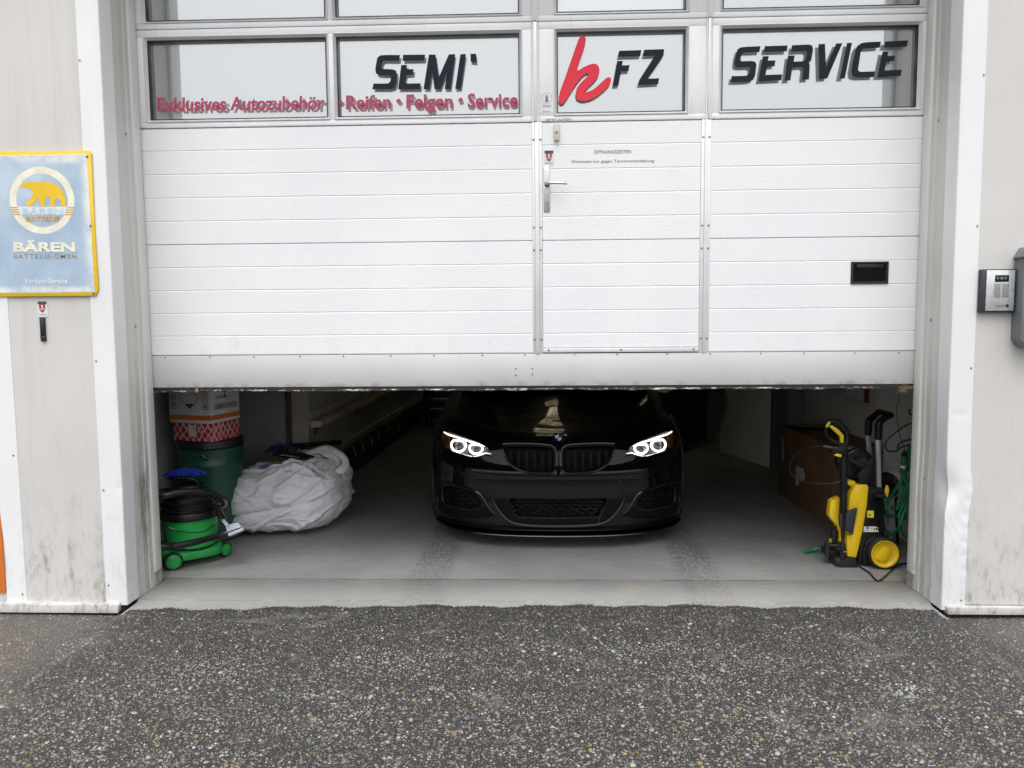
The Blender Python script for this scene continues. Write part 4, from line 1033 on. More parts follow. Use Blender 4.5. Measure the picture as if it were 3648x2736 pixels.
V = []
for sgn_ in (-1, 1):
    rngi = range(iS-8, -1, -1) if sgn_ < 0 else range(1, iS-7)
    for i in rngi:
        bx_, by_ = sgn_*px_[i], py_[i]; ix, iy = sgn_*nx[i], ny[i]; z0 = .112+.012*(px_[i]/.86)**4
        for o_, z_ in ((.05, z0+.030), (-.010, z0+.022), (-.014, z0+.016), (-.008, z0+.008), (.05, z0)): V.append(cw(bx_+ix*o_, by_+iy*o_, z_))
gsp = G(); gsp.grid(V, len(V)//5, 5); gsp.build('lip_upper', PAINT, car, smooth=50)
patch(pxp([(662,964),(933,970),(1204,964),(1204,1005),(933,1016),(662,1005)]), .0012, 30, 4).build('intake_floor', M('deep_black', (.003, .003, .0035), .6, spec=.12), car, smooth=60)
# centre strut between the kidneys, roundel
G().tube(surf_line([z6(933, y) for y in (470, 520, 600, 672)], -.004), [.010, .009, .010, .014], 8, 4).build('grille_strut', PAINT, car)
G().tube(surf_line([z6(x, 677) for x in (893, 933, 973)], .001), .0035, 6, 2).build('strut_foot', GLOSSB, car)
h, n = hit(z6(933, 424)); n = (n*.45+Vector((0, -.8, .25))*.55).normalized(); h = h+n*.006
e1 = Vector((1, 0, 0)); e1 = (e1-n*e1.dot(n)).normalized(); e2 = n.cross(e1)
if e2.z < 0: e2 = -e2
rd = G().lathe(h, [(0, .0015), (.036, .0015), (.040, -.002), (.040, -.02)], 40, n).build('roundel', M('roundel_black', (.006, .006, .008), .15), car)
rc_ = G(); rc_.ring([h+n*.0025+(e1*math.cos(t)+e2*math.sin(t))*.040 for t in np.linspace(0, 2*math.pi, 40, endpoint=False)], [h+n*.0025+(e1*math.cos(t)+e2*math.sin(t))*.0375 for t in np.linspace(0, 2*math.pi, 40, endpoint=False)]); rc_.build('chrome_rim', CHROME, rd, smooth=0)
for q in range(4):
    ts = np.linspace(q*math.pi/2, (q+1)*math.pi/2, 10)
    P = [h+n*.0030]+[h+n*.0030+(e1*math.cos(t)+e2*math.sin(t))*.0215 for t in ts]
    G().add(P, [tuple(range(len(P)))]).build('roundel_quarter', M('roundel_blue', (.02, .12, .42), .3) if q in (0, 2) else M('roundel_white', (.75, .77, .8), .3), rd, smooth=0)
for ch, an in (('B', 140), ('M', 90), ('W', 40)):
    a_ = R(an); c_ = h+n*.0026+(e1*math.cos(a_)+e2*math.sin(a_))*.0245; ux = e1*math.sin(a_)-e2*math.cos(a_); uy = e1*math.cos(a_)+e2*math.sin(a_)
    lettering('lettering', ch, c_-ux*.0045, c_+ux*.0045, c_-ux*.0045+uy*.0085, M('roundel_silver', (.6, .62, .64), .3), rd, bold=.02, lift=.0004)
# wheels
TYRE = M('tyre_rubber', (.018, .018, .019), .7, bump=.3, bs=80); RIM = M('dark_rim', (.03, .03, .033), .3, .6)
for s in (-1, 1):
    for ly in (.80, 3.49):
        c = cw(s*.775, ly, .315)
        w = G().lathe(c, [(.20, -.105), (.285, -.112), (.310, -.095), (.315, -.05), (.315, .05), (.310, .095), (.285, .112), (.20, .105)], 44, (1, 0, 0)).build('wheel', TYRE, car)
        rim = G().lathe(c, [(0, s*.085), (.05, s*.085), (.06, s*.06), (.19, s*.085), (.205, s*.105), (.205, -s*.10), (.19, -s*.09), (.0, -s*.05)], 40, (1, 0, 0)).build('rim', RIM, w)
        for k in range(10):
            a_ = k*math.pi/5; d_ = Vector((0, math.cos(a_), math.sin(a_)))
            G().tube([c+Vector((s*.092, 0, 0))+d_*.03, c+Vector((s*.097, 0, 0))+d_*.19], [.016, .012], 6).build('spoke', RIM, w)
# greenhouse
GLASSD = M('tinted_glass', (.010, .011, .012), .05, rvar=.02)
secs = [(1.22, .70, .905, .70, .905), (1.55, .74, .93, .66, 1.12), (1.95, .78, .94, .585, 1.335), (2.3, .79, .945, .565, 1.395), (2.75, .79, .95, .56, 1.40), (3.2, .77, .96, .55, 1.33), (3.6, .74, .97, .55, 1.16), (3.95, .70, .975, .66, .985)]
V = []
for y, xb, zb, xt, zt in secs:
    row = [(-xb, zb), (-xt-.01, zt-.05), (-xt+.06, zt-.005), (-.25, zt+.012), (0, zt+.016), (.25, zt+.012), (xt-.06, zt-.005), (xt+.01, zt-.05), (xb, zb)]
    V += [cw(x, y, z) for x, z in row]
gg = G(); gg.grid(V, len(secs), 9); gg.build('greenhouse', GLASSD, car, smooth=60)
V = []
for y, xb, zb, xt, zt in secs[2:6]:
    V += [cw(x, y, z+.006) for x, z in [(-xt-.008, zt-.045), (-xt+.06, zt-.005), (-.25, zt+.012), (0, zt+.016), (.25, zt+.012), (xt-.06, zt-.005), (xt+.008, zt-.045)]]
gg = G(); gg.grid(V, 4, 7); gg.build('roof', PAINT, car, smooth=60)
# the driver's door stands open
hin = cw(.872, 1.56, 0); an = R(35); du = Vector((math.sin(an), math.cos(an), 0)); dn = Vector((math.cos(an), -math.sin(an), 0))
def dr(u, z, o=0.0): return hin+du*u+dn*o+Vector((0, 0, z))
ol = [(0, .30), (.2, .275), (1.10, .275), (1.20, .33), (1.275, .52), (1.31, .70), (1.33, .88), (1.31, .925), (.6, .905), (0, .88)]
nz = 16
V = []; P = chaikin([Vector((u, z, 0)) for u, z in ol], 2)
gd = G()
o_out = [dr(p.x, p.y, .035*math.sin(math.pi*min(1, max(0, (p.y-.27)/.66)))) for p in P]; o_in = [dr(p.x, p.y, -.10) for p in P]
gd.ring(o_out, o_in); ctr_o = [dr(.62+(p.x-.62)*.85, .6+(p.y-.6)*.8, .05) for p in P]; gd.ring(o_out, ctr_o); gd.add(ctr_o, [tuple(range(len(P)))])
ctr_i = [dr(.62+(p.x-.62)*.9, .6+(p.y-.6)*.85, -.115) for p in P]; gd.ring(o_in, ctr_i); gd.add(ctr_i, [tuple(range(len(P)))])
cdr = gd.build('car_door', PAINT, car, smooth=50); cdr['label'] = 'open driver door of the black coupe'
G().prism([dr(.12, .90, -.02), dr(1.22, .92, -.02), dr(1.05, 1.22, -.06), dr(.75, 1.27, -.07)], dn*.006).build('door_glass', GLASSD, cdr)
G().prism([dr(.18, .93, .03), dr(.30, .93, .03), dr(.32, 1.05, .05), dr(.20, 1.06, .05)], dn*.17).build('mirror', PAINT, cdr, bevel=.02)
G().tube([dr(1.0, .78, .05), dr(1.02, .78, .075), dr(1.16, .79, .075), dr(1.18, .79, .05)], .010, 8, 3).build('door_handle', PAINT, cdr)
G().box(CX+.74, CX+.80, CY+1.6, CY+2.85, .30, .90).build('door_aperture', M('deep_black', (.003, .003, .0035), .5), car)
# ------------------------------------------------------------------ left corner of the garage
PLB = M('vac_black', (.007, .007, .008), .45, spec=.3)
HOSE = M('black_hose', (.010, .010, .011), .32, spec=.5)
# green barrel
BC = Vector((-2.165, .935, 0))
bar = thing('plastic_barrel', 'dark green plastic barrel with black lid under the stacked boxes', 'barrel', tuple(BC))
GRN = M('dark_green_plastic', (.012, .075, .042), .38, var=.15)
G().lathe(BC, [(0, .004), (.185, .004), (.197, .015), (.205, .30), (.2095, .50), (.2125, .51), (.2125, .523), (.2095, .53), (.210, .60), (.214, .625), (.0, .626)], 48).build('drum', GRN, bar, smooth=35)
G().lathe(BC, [(0, .683), (.205, .683), (.217, .676), (.219, .634), (.213, .630)], 48).build('lid', M('black_lid', (.014, .014, .016), .35), bar, smooth=35)
hp_ = []
for a in np.linspace(-1.95, -1.25, 9):
    hp_.append(BC+Vector((.214*math.cos(a), .214*math.sin(a), .575+(.022 if abs(a+1.6) < .25 else .0))))
G().tube(hp_, .016, 8, 3).build('handle', GRN, bar)
# the two cartons on top
def carton_frame(cpx, z, yc, ang, w, d):
    c = onZ(cpx, z); a = Vector((-math.cos(ang), math.sin(ang), 0)); b = Vector((math.sin(ang), math.cos(ang), 0))
    return c, a, b
c0, ua, ub = carton_frame(z7(570, 505), .69, 0, R(15), 0, 0)
c0 = Vector((-2.045, .70, .686))
def cart(o, c, w, d, h, mat, name='carton'):
    P = [c, c+ua*w, c+ua*w+ub*d, c+ub*d]
    return G().prism(P, (0, 0, h)).build(name, mat, o, bevel=.002)
def diamond_mat():
    t = NT('red_diamond_carton'); X, Y, Z = t.xyz()
    # diagonal lattice of pale lines printed on red card, in the box's own directions
    e = Vector((ua.x+ub.x, ua.y+ub.y, 0))
    s_ = t.math('ADD', t.math('MULTIPLY', t.math('ADD', t.math('MULTIPLY', X, ua.x), t.math('MULTIPLY', Y, ua.y)), -1.0), t.math('ADD', t.math('MULTIPLY', X, ub.x), t.math('MULTIPLY', Y, ub.y)))
    k = 21.0
    def tri(v):
        f = t.math('FRACT', t.math('MULTIPLY', v, k)); return t.math('ABSOLUTE', t.math('SUBTRACT', f, .5))
    d1 = tri(t.math('ADD', s_, t.math('MULTIPLY', Z, .72))); d2 = tri(t.math('SUBTRACT', s_, t.math('MULTIPLY', Z, .72)))
    ln = t.math('MAXIMUM', t.ramp(d1, .42, .45), t.ramp(d2, .42, .45))
    cell = t.ramp(t.noise(33, 1, .4), .52, .56)
    col = t.mix(t.math('MULTIPLY', cell, .55), (.42, .012, .022), (.62, .35, .36))
    col = t.mix(t.math('MULTIPLY', ln, .85), col, (.78, .70, .68))
    t.set(Base_Color=col, Roughness=.5); return t.m
rb = thing('red_carton', 'red carton with white diamond lattice print on the barrel lid', 'box', tuple(c0))
cart(rb, c0, .305, .275, .118, diamond_mat())
pf = lambda c, u, z, o=.001: c+ua*u-ub*o+Vector((0, 0, z))        # on the wide face
ps = lambda c, u, z, o=.001: c+ub*u-ua*o+Vector((0, 0, z))        # on the narrow face
G().add([pf(c0, .128, .03), pf(c0, .182, .03), pf(c0, .186, .105), pf(c0, .130, .106)], [(0, 1, 2, 3)]).build('label', M('carton_label', (.66, .66, .66), .5), rb, smooth=0)
for k in range(3): G().add([pf(c0, .135, .075+k*.009, .0016), pf(c0, .155, .075+k*.009, .0016), pf(c0, .155, .079+k*.009, .0016), pf(c0, .135, .079+k*.009, .0016)], [(0, 1, 2, 3)]).build('label_line', M('print_dark', (.06, .06, .06), .5), rb, smooth=0)
c1 = Vector((c0.x-.004, c0.y-.012, .806))
wb = thing('white_carton', 'white carton with orange stripe and hazard symbols on the red carton', 'box', tuple(c1))
WCARD = M('white_card', (.60, .60, .61), .55, var=.1, vs=10); INK = M('print_dark', (.012, .012, .014), .5)
cart(wb, c1, .32, .30, .30, WCARD)
ORC = M('orange_print', (.62, .14, .02), .5)
G().add([pf(c1, -.0005, .020), pf(c1, .3205, .020), pf(c1, .3205, .052), pf(c1, -.0005, .052)], [(0, 1, 2, 3)]).build('stripe', ORC, wb, smooth=0)
G().add([ps(c1, -.0005, .020), ps(c1, .3005, .020), ps(c1, .3005, .052), ps(c1, -.0005, .052)], [(0, 1, 2, 3)]).build('stripe', ORC, wb, smooth=0)
def f2(P, mat, name='print', o=.0014): return G().add([pf(c1, u, z, o) for u, z in P], [tuple(range(len(P)))]).build(name, mat, wb, smooth=0)
cx_, cz_, r_ = .160, .168, .078
def dia(r): return [pf(c1, cx_+r, cz_), pf(c1, cx_, cz_+r), pf(c1, cx_-r, cz_), pf(c1, cx_, cz_-r)]
G().ring(dia(r_), dia(r_-.004)).build('hazard_diamond', INK, wb, smooth=0)
f2([(cx_+.033, cz_-.041), (cx_-.033, cz_-.041), (cx_, cz_-r_)], INK, 'hazard_corner'); f2([(cx_+.033, cz_+.041), (cx_, cz_+r_), (cx_-.033, cz_+.041)], INK, 'hazard_corner')
for ucol, kinds in ((.285, 'ABC'), (.040, 'DEF')):
    for k in range(3):
        zc = .225-k*.056; h_ = .022
        def sq(h): return [pf(c1, ucol+h, zc+h), pf(c1, ucol-h, zc+h), pf(c1, ucol-h, zc-h), pf(c1, ucol+h, zc-h)]
        G().ring(sq(h_), sq(h_-.003)).build('symbol_frame', INK, wb, smooth=0)
        kd = kinds[k]
        if kd == 'C': f2([(ucol+.014, zc+.002), (ucol+.008, zc+.012), (ucol-.008, zc+.012), (ucol-.014, zc+.002)], INK, 'umbrella_symbol'); f2([(ucol+.0015, zc+.002), (ucol-.0015, zc+.002), (ucol-.0015, zc-.015), (ucol+.0015, zc-.015)], INK, 'umbrella_symbol')
        elif kd == 'E':
            for q in (-.007, .007): f2([(ucol+q+.005, zc+.004), (ucol+q, zc+.014), (ucol+q-.005, zc+.004), (ucol+q-.002, zc+.004), (ucol+q-.002, zc-.012), (ucol+q+.002, zc-.012), (ucol+q+.002, zc+.004)], INK, 'arrow_symbol')
        elif kd == 'F':
            for q in range(4): f2([(ucol+.013, zc-.013+q*.006), (ucol-.013, zc-.013+q*.006), (ucol-.013, zc-.009+q*.006), (ucol+.013, zc-.009+q*.006)], INK, 'stack_symbol')
        elif kd == 'D': f2([(ucol+.009, zc-.012), (ucol-.009, zc-.012), (ucol-.006, zc+.002), (ucol, zc+.014), (ucol+.006, zc+.001)], INK, 'flame_symbol')
        elif kd == 'B': f2([(ucol+.013, zc-.013), (ucol-.013, zc-.013), (ucol-.010, zc-.006), (ucol+.010, zc-.006)], INK, 'load_symbol'); f2([(ucol+.006, zc-.004), (ucol-.006, zc-.004), (ucol-.006, zc+.012), (ucol+.006, zc+.012)], INK, 'load_symbol')
        else: f2([(ucol+.013, zc+.013), (ucol+.010, zc+.013), (ucol-.013, zc-.013), (ucol-.010, zc-.013)], INK, 'cross_symbol'); f2([(ucol-.013, zc+.013), (ucol-.010, zc+.013), (ucol+.013, zc-.013), (ucol+.010, zc-.013)], INK, 'cross_symbol', .0016)
lettering('lettering', 'BREMSENREINIGER', ps(c1, .040, .086), ps(c1, .275, .086), ps(c1, .040, .121), INK, wb, bold=.008)
lettering('lettering', 'Lubricants', ps(c1, .050, .158), ps(c1, .135, .158), ps(c1, .050, .178), INK, wb, bold=.0)
lettering('lettering', 'UNI', ps(c1, .045, .212), ps(c1, .15, .212), ps(c1, .045, .262), INK, wb, bold=.04)
lettering('lettering', 'L', ps(c1, .140, .160), ps(c1, .165, .160), ps(c1, .140, .200), INK, wb, bold=.05)
G().prism([ps(c1, .09, .302, .002), ps(c1, .255, .302, .002), ps(c1, .235, .245, .05), ps(c1, .10, .228, .055)], Vector((0, 0, .004))).build('open_flap', M('brown_card', (.22, .13, .065), .7), wb)
# spray extraction cleaner
VC = Vector((-2.085, .405, 0))
vac = thing('spray_vacuum', 'bright green tub vacuum with black hose coiled on top and clear nozzle', 'vacuum', tuple(VC))
VG = M('bright_green_plastic', (.012, .31, .06), .32, var=.1)
tray = G()
TP = [Vector(p) for p in [(-.20, -.155, 0), (.10, -.165, 0), (.17, -.10, 0), (.175, .12, 0), (.10, .18, 0), (-.20, .17, 0)]]
ang = R(38); RM = Matrix.Rotation(ang, 3, 'Z')
TPt = [VC+RM@p+Vector((0, 0, .045)) for p in chaikin(TP, 2)]
G().prism(TPt, (0, 0, .05)).build('base_tray', VG, vac, bevel=.008)
G().lathe(VC, [(0, .098), (.135, .098), (.150, .11), (.160, .24), (.163, .285), (.158, .29)], 48).build('tub', VG, vac)
G().lathe(VC, [(.160, .275), (.171, .278), (.173, .315), (.168, .322), (.150, .325), (.148, .335)], 48).build('rim', PLB, vac)
G().lathe(VC, [(.150, .33), (.152, .39), (.140, .415), (.110, .43), (.095, .45), (.088, .475), (.04, .482), (0, .483)], 40).build('motor_head', PLB, vac, smooth=30)
G().tube([VC+Vector(p) for p in ((-.075, -.05, .47), (-.07, -.055, .505), (-.03, -.06, .522), (.03, -.055, .522), (.07, -.045, .505), (.075, -.04, .47))], .011, 8, 4).build('carry_handle', PLB, vac)
for k in range(7):
    rr0 = .160+.006*math.sin(k*2.1); z0 = .336+k*.0095
    P = [VC+Vector(((rr0+.006*math.sin(3*a+k))*math.cos(a), (rr0+.006*math.sin(3*a+k))*math.sin(a), z0+.006*math.sin(2*a+k*1.3))) for a in np.linspace(0, 2*math.pi, 20, endpoint=False)]
    G().tube(P, .0042, 6, 3, closed=True).build('cable_turn', HOSE, vac)
def ribbed(P, r, pitch=.010):
    Q = catmull(P, 14); L = [0]
    for a, b in zip(Q, Q[1:]): L.append(L[-1]+(b-a).length)
    n = max(8, int(L[-1]/pitch)*2); out = []
    for i in range(n):
        s_ = L[-1]*i/(n-1); j = min(len(L)-2, max(0, int(np.searchsorted(L, s_))-1)); t_ = (s_-L[j])/max(1e-9, L[j+1]-L[j]); out.append(Q[j].lerp(Q[j+1], min(1, t_)))
    g_ = G(); V = []; F = []; ns = 12
    g_.tube(out, [1.0]*len(out), ns)            # unit tube, radii set below
    for i in range(n):
        rr_i = r*(1.0 if i % 2 else .76)
        for k in range(ns):
            v = g_.v[i*ns+k]; g_.v[i*ns+k] = out[i]+(v-out[i])*rr_i
    return g_
def vp(x, y, Yp): return onY(zB(x, y), Yp)
ribbed([VC+Vector((-.06, .22, .36)), VC+Vector((-.20, .12, .40)), VC+Vector((-.215, -.04, .405)), vp(130, 1105, .26), vp(260, 1075, .235), vp(420, 1060, .225), vp(560, 1075, .225), vp(680, 1115, .24), vp(750, 1165, .255), vp(755, 1215, .27), vp(700, 1240, .29), VC+Vector((.165, -.03, .30))], .0225).build('suction_hose', HOSE, vac, smooth=60)
ribbed([VC+Vector((-.30, .05, .07)), VC+Vector((-.27, -.12, .09)), vp(90, 1630, .165), vp(250, 1615, .155), vp(430, 1580, .155), vp(600, 1535, .18), vp(720, 1500, .22), vp(790, 1475, .28), vp(800, 1450, .36)], .0215).build('suction_hose', HOSE, vac, smooth=60)
G().tube([vp(690, 1215, .27), vp(700, 1300, .27), vp(710, 1345, .265)], [.024, .02, .016], 10, 3).build('wand', PLB, vac)
# clear upholstery nozzle
CLR = M('clear_plastic', (.42, .45, .50), .15)
nz0 = [vp(672, 1310, .285), vp(722, 1318, .285), vp(792, 1390, .25), vp(758, 1420, .24)]
nz1 = [vp(672, 1310, .305), vp(722, 1318, .305), vp(792, 1390, .275), vp(758, 1420, .265)]
G().add(nz0+nz1, [(0, 1, 2, 3), (7, 6, 5, 4), (0, 4, 5, 1), (1, 5, 6, 2), (2, 6, 7, 3), (3, 7, 4, 0)]).build('nozzle_neck', CLR, vac, bevel=.003)
a4 = [vp(748, 1405, .25), vp(872, 1375, .25), vp(937, 1452, .225), vp(782, 1518, .215)]; b4 = [v+Vector((0, .03, -.012)) for v in a4]
G().add(a4+b4, [(0, 1, 2, 3), (7, 6, 5, 4), (0, 4, 5, 1), (1, 5, 6, 2), (2, 6, 7, 3), (3, 7, 4, 0)]).build('nozzle_head', CLR, vac, bevel=.003)
G().tube([a4[3].lerp(a4[0], .35)+Vector((0, -.003, 0)), a4[2].lerp(a4[1], .35)+Vector((0, -.003, 0))], .003, 6).build('nozzle_slot', PLB, vac)
G().tube([vp(700, 1200, .26), vp(735, 1290, .235), vp(770, 1350, .225), vp(790, 1385, .235)], [.006, .008, .008, .004], 8, 4).build('spray_valve', PLB, vac)
for P in ([(105, 1350), (150, 1410), (260, 1455), (400, 1478), (540, 1465), (640, 1400)], [(110, 1420), (140, 1500), (220, 1590), (300, 1640), (420, 1665), (560, 1640), (680, 1570)]):
    G().tube([vp(x, y, .235 if i not in (0,) else .28) for i, (x, y) in enumerate(P)], .0035, 6, 5).build('spray_line', HOSE, vac)
w1c, w2c = onY(z7(265, 1458), .215), onY(z7(672, 1345), .46)
for wc, r0 in ((Vector((-2.107, .205, .053)), .053), (Vector((-1.905, .47, .046)), .046), (Vector((-2.26, .33, .046)), .046)):
    ax = (RM@Vector((0, 1, 0)))
    ax = Vector((.45, -.9, 0)).normalized() if r0 > .05 else Vector((.85, -.5, 0)).normalized()
    wl = G().lathe(wc, [(r0*.55, -.018), (r0*.92, -.018), (r0, -.010), (r0, .010), (r0*.92, .018), (r0*.78, .019)], 28, ax).build('wheel', M('black_tyre', (.015, .015, .016), .5), vac)
    G().lathe(wc, [(0, .020), (r0*.70, .020), (r0*.80, .017), (r0*.80, -.017), (0, -.017)], 28, ax).build('hub', VG, wl)
# blue noodle mop pad lying on the cleaner
mp = thing('blue_mop_pad', 'blue chenille wash pad on a black brush head on top of the vacuum', 'wash brush', (-2.12, .43, .49))
MC = Vector((-2.12, .43, .525))
mp_u = Vector((1, -.08, .05)).normalized(); mp_v = Vector((.08, 1, 0)).normalized()
pp_ = [MC+mp_u*(.125*math.cos(a))+mp_v*(.055*math.sin(a))+Vector((0, 0, -.016+.012*math.cos(2*a))) for a in np.linspace(0, 2*math.pi, 24, endpoint=False)]
G().prism(pp_, (0, 0, .022)).build('brush_head', PLB, mp, bevel=.004)
nd = G()
for i in range(620):
    a, rr0 = random.uniform(0, 2*math.pi), math.sqrt(random.random())
    b = MC+mp_u*(.13*rr0*math.cos(a))+mp_v*(.062*rr0*math.sin(a))+Vector((0, 0, .004+.030*(1-rr0**2)-.006*abs(rr0*math.cos(a))))
    d = Vector((math.cos(a)*.5*rr0+random.gauss(0, .4), math.sin(a)*.5*rr0+random.gauss(0, .4)-.1, random.uniform(.2, 1))).normalized()*random.uniform(.010, .019)
    nd.tube([b, b+d*.6, b+d+Vector((0, 0, -.003))], [.0028, .0036, .0024], 5)
nd.build('noodles', M('blue_chenille', (.012, .045, .42), .8), mp, kind='stuff')
# laundry sack
from mathutils import noise as mn
SCN = Vector((-1.72, 1.20, 0))
def fold(p, a, b, f, w): 
    q = p.x*a+p.z*b+w*mn.noise(p*3.1); return 1-abs(math.sin(q*f))
nu, nv = 220, 130; V = []
for i in range(nu):
    u = 2*math.pi*i/nu
    for j in range(nv):
        v = j/(nv-1); ph = -math.pi/2+v*math.pi*.97
        ca, sa = math.cos(u), math.sin(u)
        sq = 1/max(1e-6, (abs(ca)**3+abs(sa)**3)**(1/3))
        rr0 = math.copysign(abs(math.cos(ph))**.55, 1)
        bulge = 1+.05*math.sin(u*2+.6)+.04*mn.noise(Vector((ca*1.4, sa*1.4, v*2)))
        x = .405*rr0*ca*min(sq, 1.10)*bulge; y = .40*rr0*sa*min(sq, 1.1)*bulge
        z = .215+.215*math.copysign(abs(math.sin(ph))**.62, math.sin(ph))*(1.0 if ph < 0 else 1.0)
        z += (max(0, math.sin(ph)))*( .04*ca + .05*mn.noise(Vector((x*5, y*5, 3))))+.02
        p = Vector((x, y, z)); n = Vector((x/.18, y/.16, (z-.24)/.09)).normalized()
        side_f = 1-max(0, math.sin(ph))**6
        w = mn.noise(p*2.0)
        d1 = fold(p+Vector((0, 0, 0)), 1.6, 5.2, 4.3, .55)**3
        d2 = fold(p, -2.4, 4.0, 6.5, .8)**4
        d3 = fold(Vector((y, x, z)), 5, 4.2, 5.0, .9)**3
        topf = max(0, math.sin(ph))**1.5
        rdg = (1-abs(mn.noise(Vector((p.x*1.3+p.z*1.0, p.y*1.3, p.z*7.5-p.x*2.6)))*1.8))
        rdg2 = (1-abs(mn.noise(Vector((p.x*2.2-p.z*2, p.y*2.2, p.z*13+p.x*3+5)))*2.0))
        wp = p+Vector((mn.noise(p*2.3), mn.noise(p*2.3+Vector((7, 0, 0))), mn.noise(p*2.3+Vector((0, 9, 0)))))*.05
        k1 = mn.noise(Vector((wp.x*1.6+wp.z*1.0, wp.y*1.6, wp.z*7-wp.x*3.2))); k2 = mn.noise(Vector((wp.x*2.6-wp.z*3, wp.y*2.6+3, wp.z*10+wp.x*4.5))); k3 = mn.noise(Vector((wp.x*5, wp.y*5+9, wp.z*17-wp.x*6)))
        disp = .020*mn.noise(p*3.2)+.016*math.exp(-(k1/.09)**2)*side_f+.010*math.exp(-(k2/.08)**2)+.005*math.exp(-(k3/.10)**2)+topf*(.035*d3+.04*mn.noise(p*6.5)+.03*mn.noise(p*13))+.010*mn.noise(p*9)+.003*mn.noise(p*28)
        disp -= .035*math.exp(-((z-.20-.10*ca+.05*x)/.018)**2)*(1 if ca < .7 else .4)*side_f*.8
        p = p+n*disp
        p.z = max(.003+.002*random.random(), p.z)
        V.append(SCN+p)
sk_g = G(); sk_g.v = V; sk_g.f = [(i*nv+j, ((i+1) % nu)*nv+j, ((i+1) % nu)*nv+j+1, i*nv+j+1) for i in range(nu) for j in range(nv-1)]
sk_g.f.append(tuple(i*nv+nv-1 for i in range(nu)))
def cloth_mat():
    t = NT('white_cloth'); col = t.mix(t.ramp(t.noise(5, 6), .3, .7), (.60, .605, .63), (.70, .705, .73))
    col = t.mix(t.math('MULTIPLY', t.ramp(t.noise(4.3, 4), .64, .74), .5), col, (.52, .36, .42))
    col = t.mix(t.math('MULTIPLY', t.ramp(t.noise(23, 5, .7), .70, .78), .4), col, (.16, .16, .17))
    t.set(Base_Color=col, Roughness=.85); t.bump(t.math('ADD', t.noise(26, 6, .7), t.math('MULTIPLY', t.noise(9, 4, .6, (1, 1, 2.5), 1.2), 2.0)), .5, .008); return t.m
CLOTH = cloth_mat()
sack = thing('laundry_sack', 'big crumpled off-white cloth sack full of rags on the floor', 'sack', tuple(SCN))
sk_g.build('cloth', CLOTH, sack, smooth=80, fix=True)
# rolled hem on the top right
HP = [Vector(onY(zB(x, y), yy)) for x, y, yy in ((1500, 690, 1.30), (1640, 655, 1.26), (1780, 620, 1.25), (1880, 660, 1.22), (1960, 720, 1.2), (1975, 790, 1.17), (1930, 840, 1.12), (1850, 870, 1.10))]
G().tube(HP, [.012, .028, .036, .034, .03, .032, .03, .014], 10, 6, flat=.7).build('rolled_hem', CLOTH, sack)
G().tube([v+Vector((-.05, .01, -.02)) for v in HP[:6]], [.02, .035, .045, .05, .04, .02], 10, 6, flat=.6).build('rolled_hem', CLOTH, sack)
# number plate holders, film and odds and ends on the sack
ph1 = thing('plate_holder', 'black number plate holder with white lettering lying on the cloth sack', 'plate holder', tuple(onY(zB(1240, 710), 1.12)))
q0 = [onY(zB(1225, 715), 1.08), onY(zB(1420, 760), 1.07), onY(zB(1660, 735), 1.15), onY(zB(1330, 632), 1.25)]
q0[1] = onY(zB(1560, 765), 1.06); nq = (q0[1]-q0[0]).cross(q0[3]-q0[0]).normalized()
if nq.z < 0: nq = -nq
G().prism([p+nq*.012 for p in q0], nq*.014).build('tray', M('black_gloss_plate', (.012, .012, .013), .25), ph1, bevel=.003)
lettering('lettering', 'AUTOHAUS', q0[0].lerp(q0[1], .25)+nq*.0262, q0[0].lerp(q0[1], .80)+nq*.0262, q0[0].lerp(q0[1], .25)+(q0[3]-q0[0])*.13+nq*.0262, M('white_print', (.80, .82, .82), .5), ph1, bold=.01, lift=.0004)
ph2 = G().prism([Vector((-1.78, 1.42, .50)), Vector((-1.42, 1.48, .515)), Vector((-1.43, 1.60, .535)), Vector((-1.80, 1.54, .52))], (0, 0, .02)).build('black_board', PLB, loc=(-1.6, 1.5, .50), bevel=.004)
tag(ph2, 'flat black plastic board at the back of the cloth sack', 'board')
bf = G(); V = []
bc_ = Vector((-1.80, 1.33, .525))
for i in range(22):
    for j in range(14):
        u, v = i/21-.5, j/13-.5
        V.append(bc_+Vector((u*.22, v*.20, .045*math.exp(-(u*u+v*v)*9)+.03*mn.noise(Vector((u*7, v*7, 1))))))
bf.grid(V, 22, 14); tag(bf.build('blue_film_bag', M('blue_film', (.015, .05, .16), .3), loc=tuple(bc_), smooth=80), 'crumpled dark blue plastic film lying on the cloth sack', 'plastic bag')
yl = G().lathe(onY(zB(1270, 772), 1.04)+Vector((0, 0, -.012)), [(0, .02), (.022, .018), (.034, .006), (.030, -.008), (0, -.012)], 20, (.2, -.3, 1)).build('yellow_sponge', M('dull_yellow', (.30, .20, .03), .8, bump=.4, bs=120), loc=tuple(onY(zB(1270, 772), 1.04)))
tag(yl, 'dull yellow sponge tucked under the plate holder on the sack', 'sponge')
pk = G().prism([onY(zB(1090, 850), .99), onY(zB(1240, 800), 1.03), onY(zB(1245, 812), 1.02), onY(zB(1140, 880), .97)], Vector((0, .012, .03))).build('paper_packet', M('blue_white_packet', (.20, .22, .42), .5, var=.6, vs=40), loc=tuple(onY(zB(1150, 860), .99)), bevel=.002)
tag(pk, 'small blue and white packet sticking out of the cloth sack', 'packet')
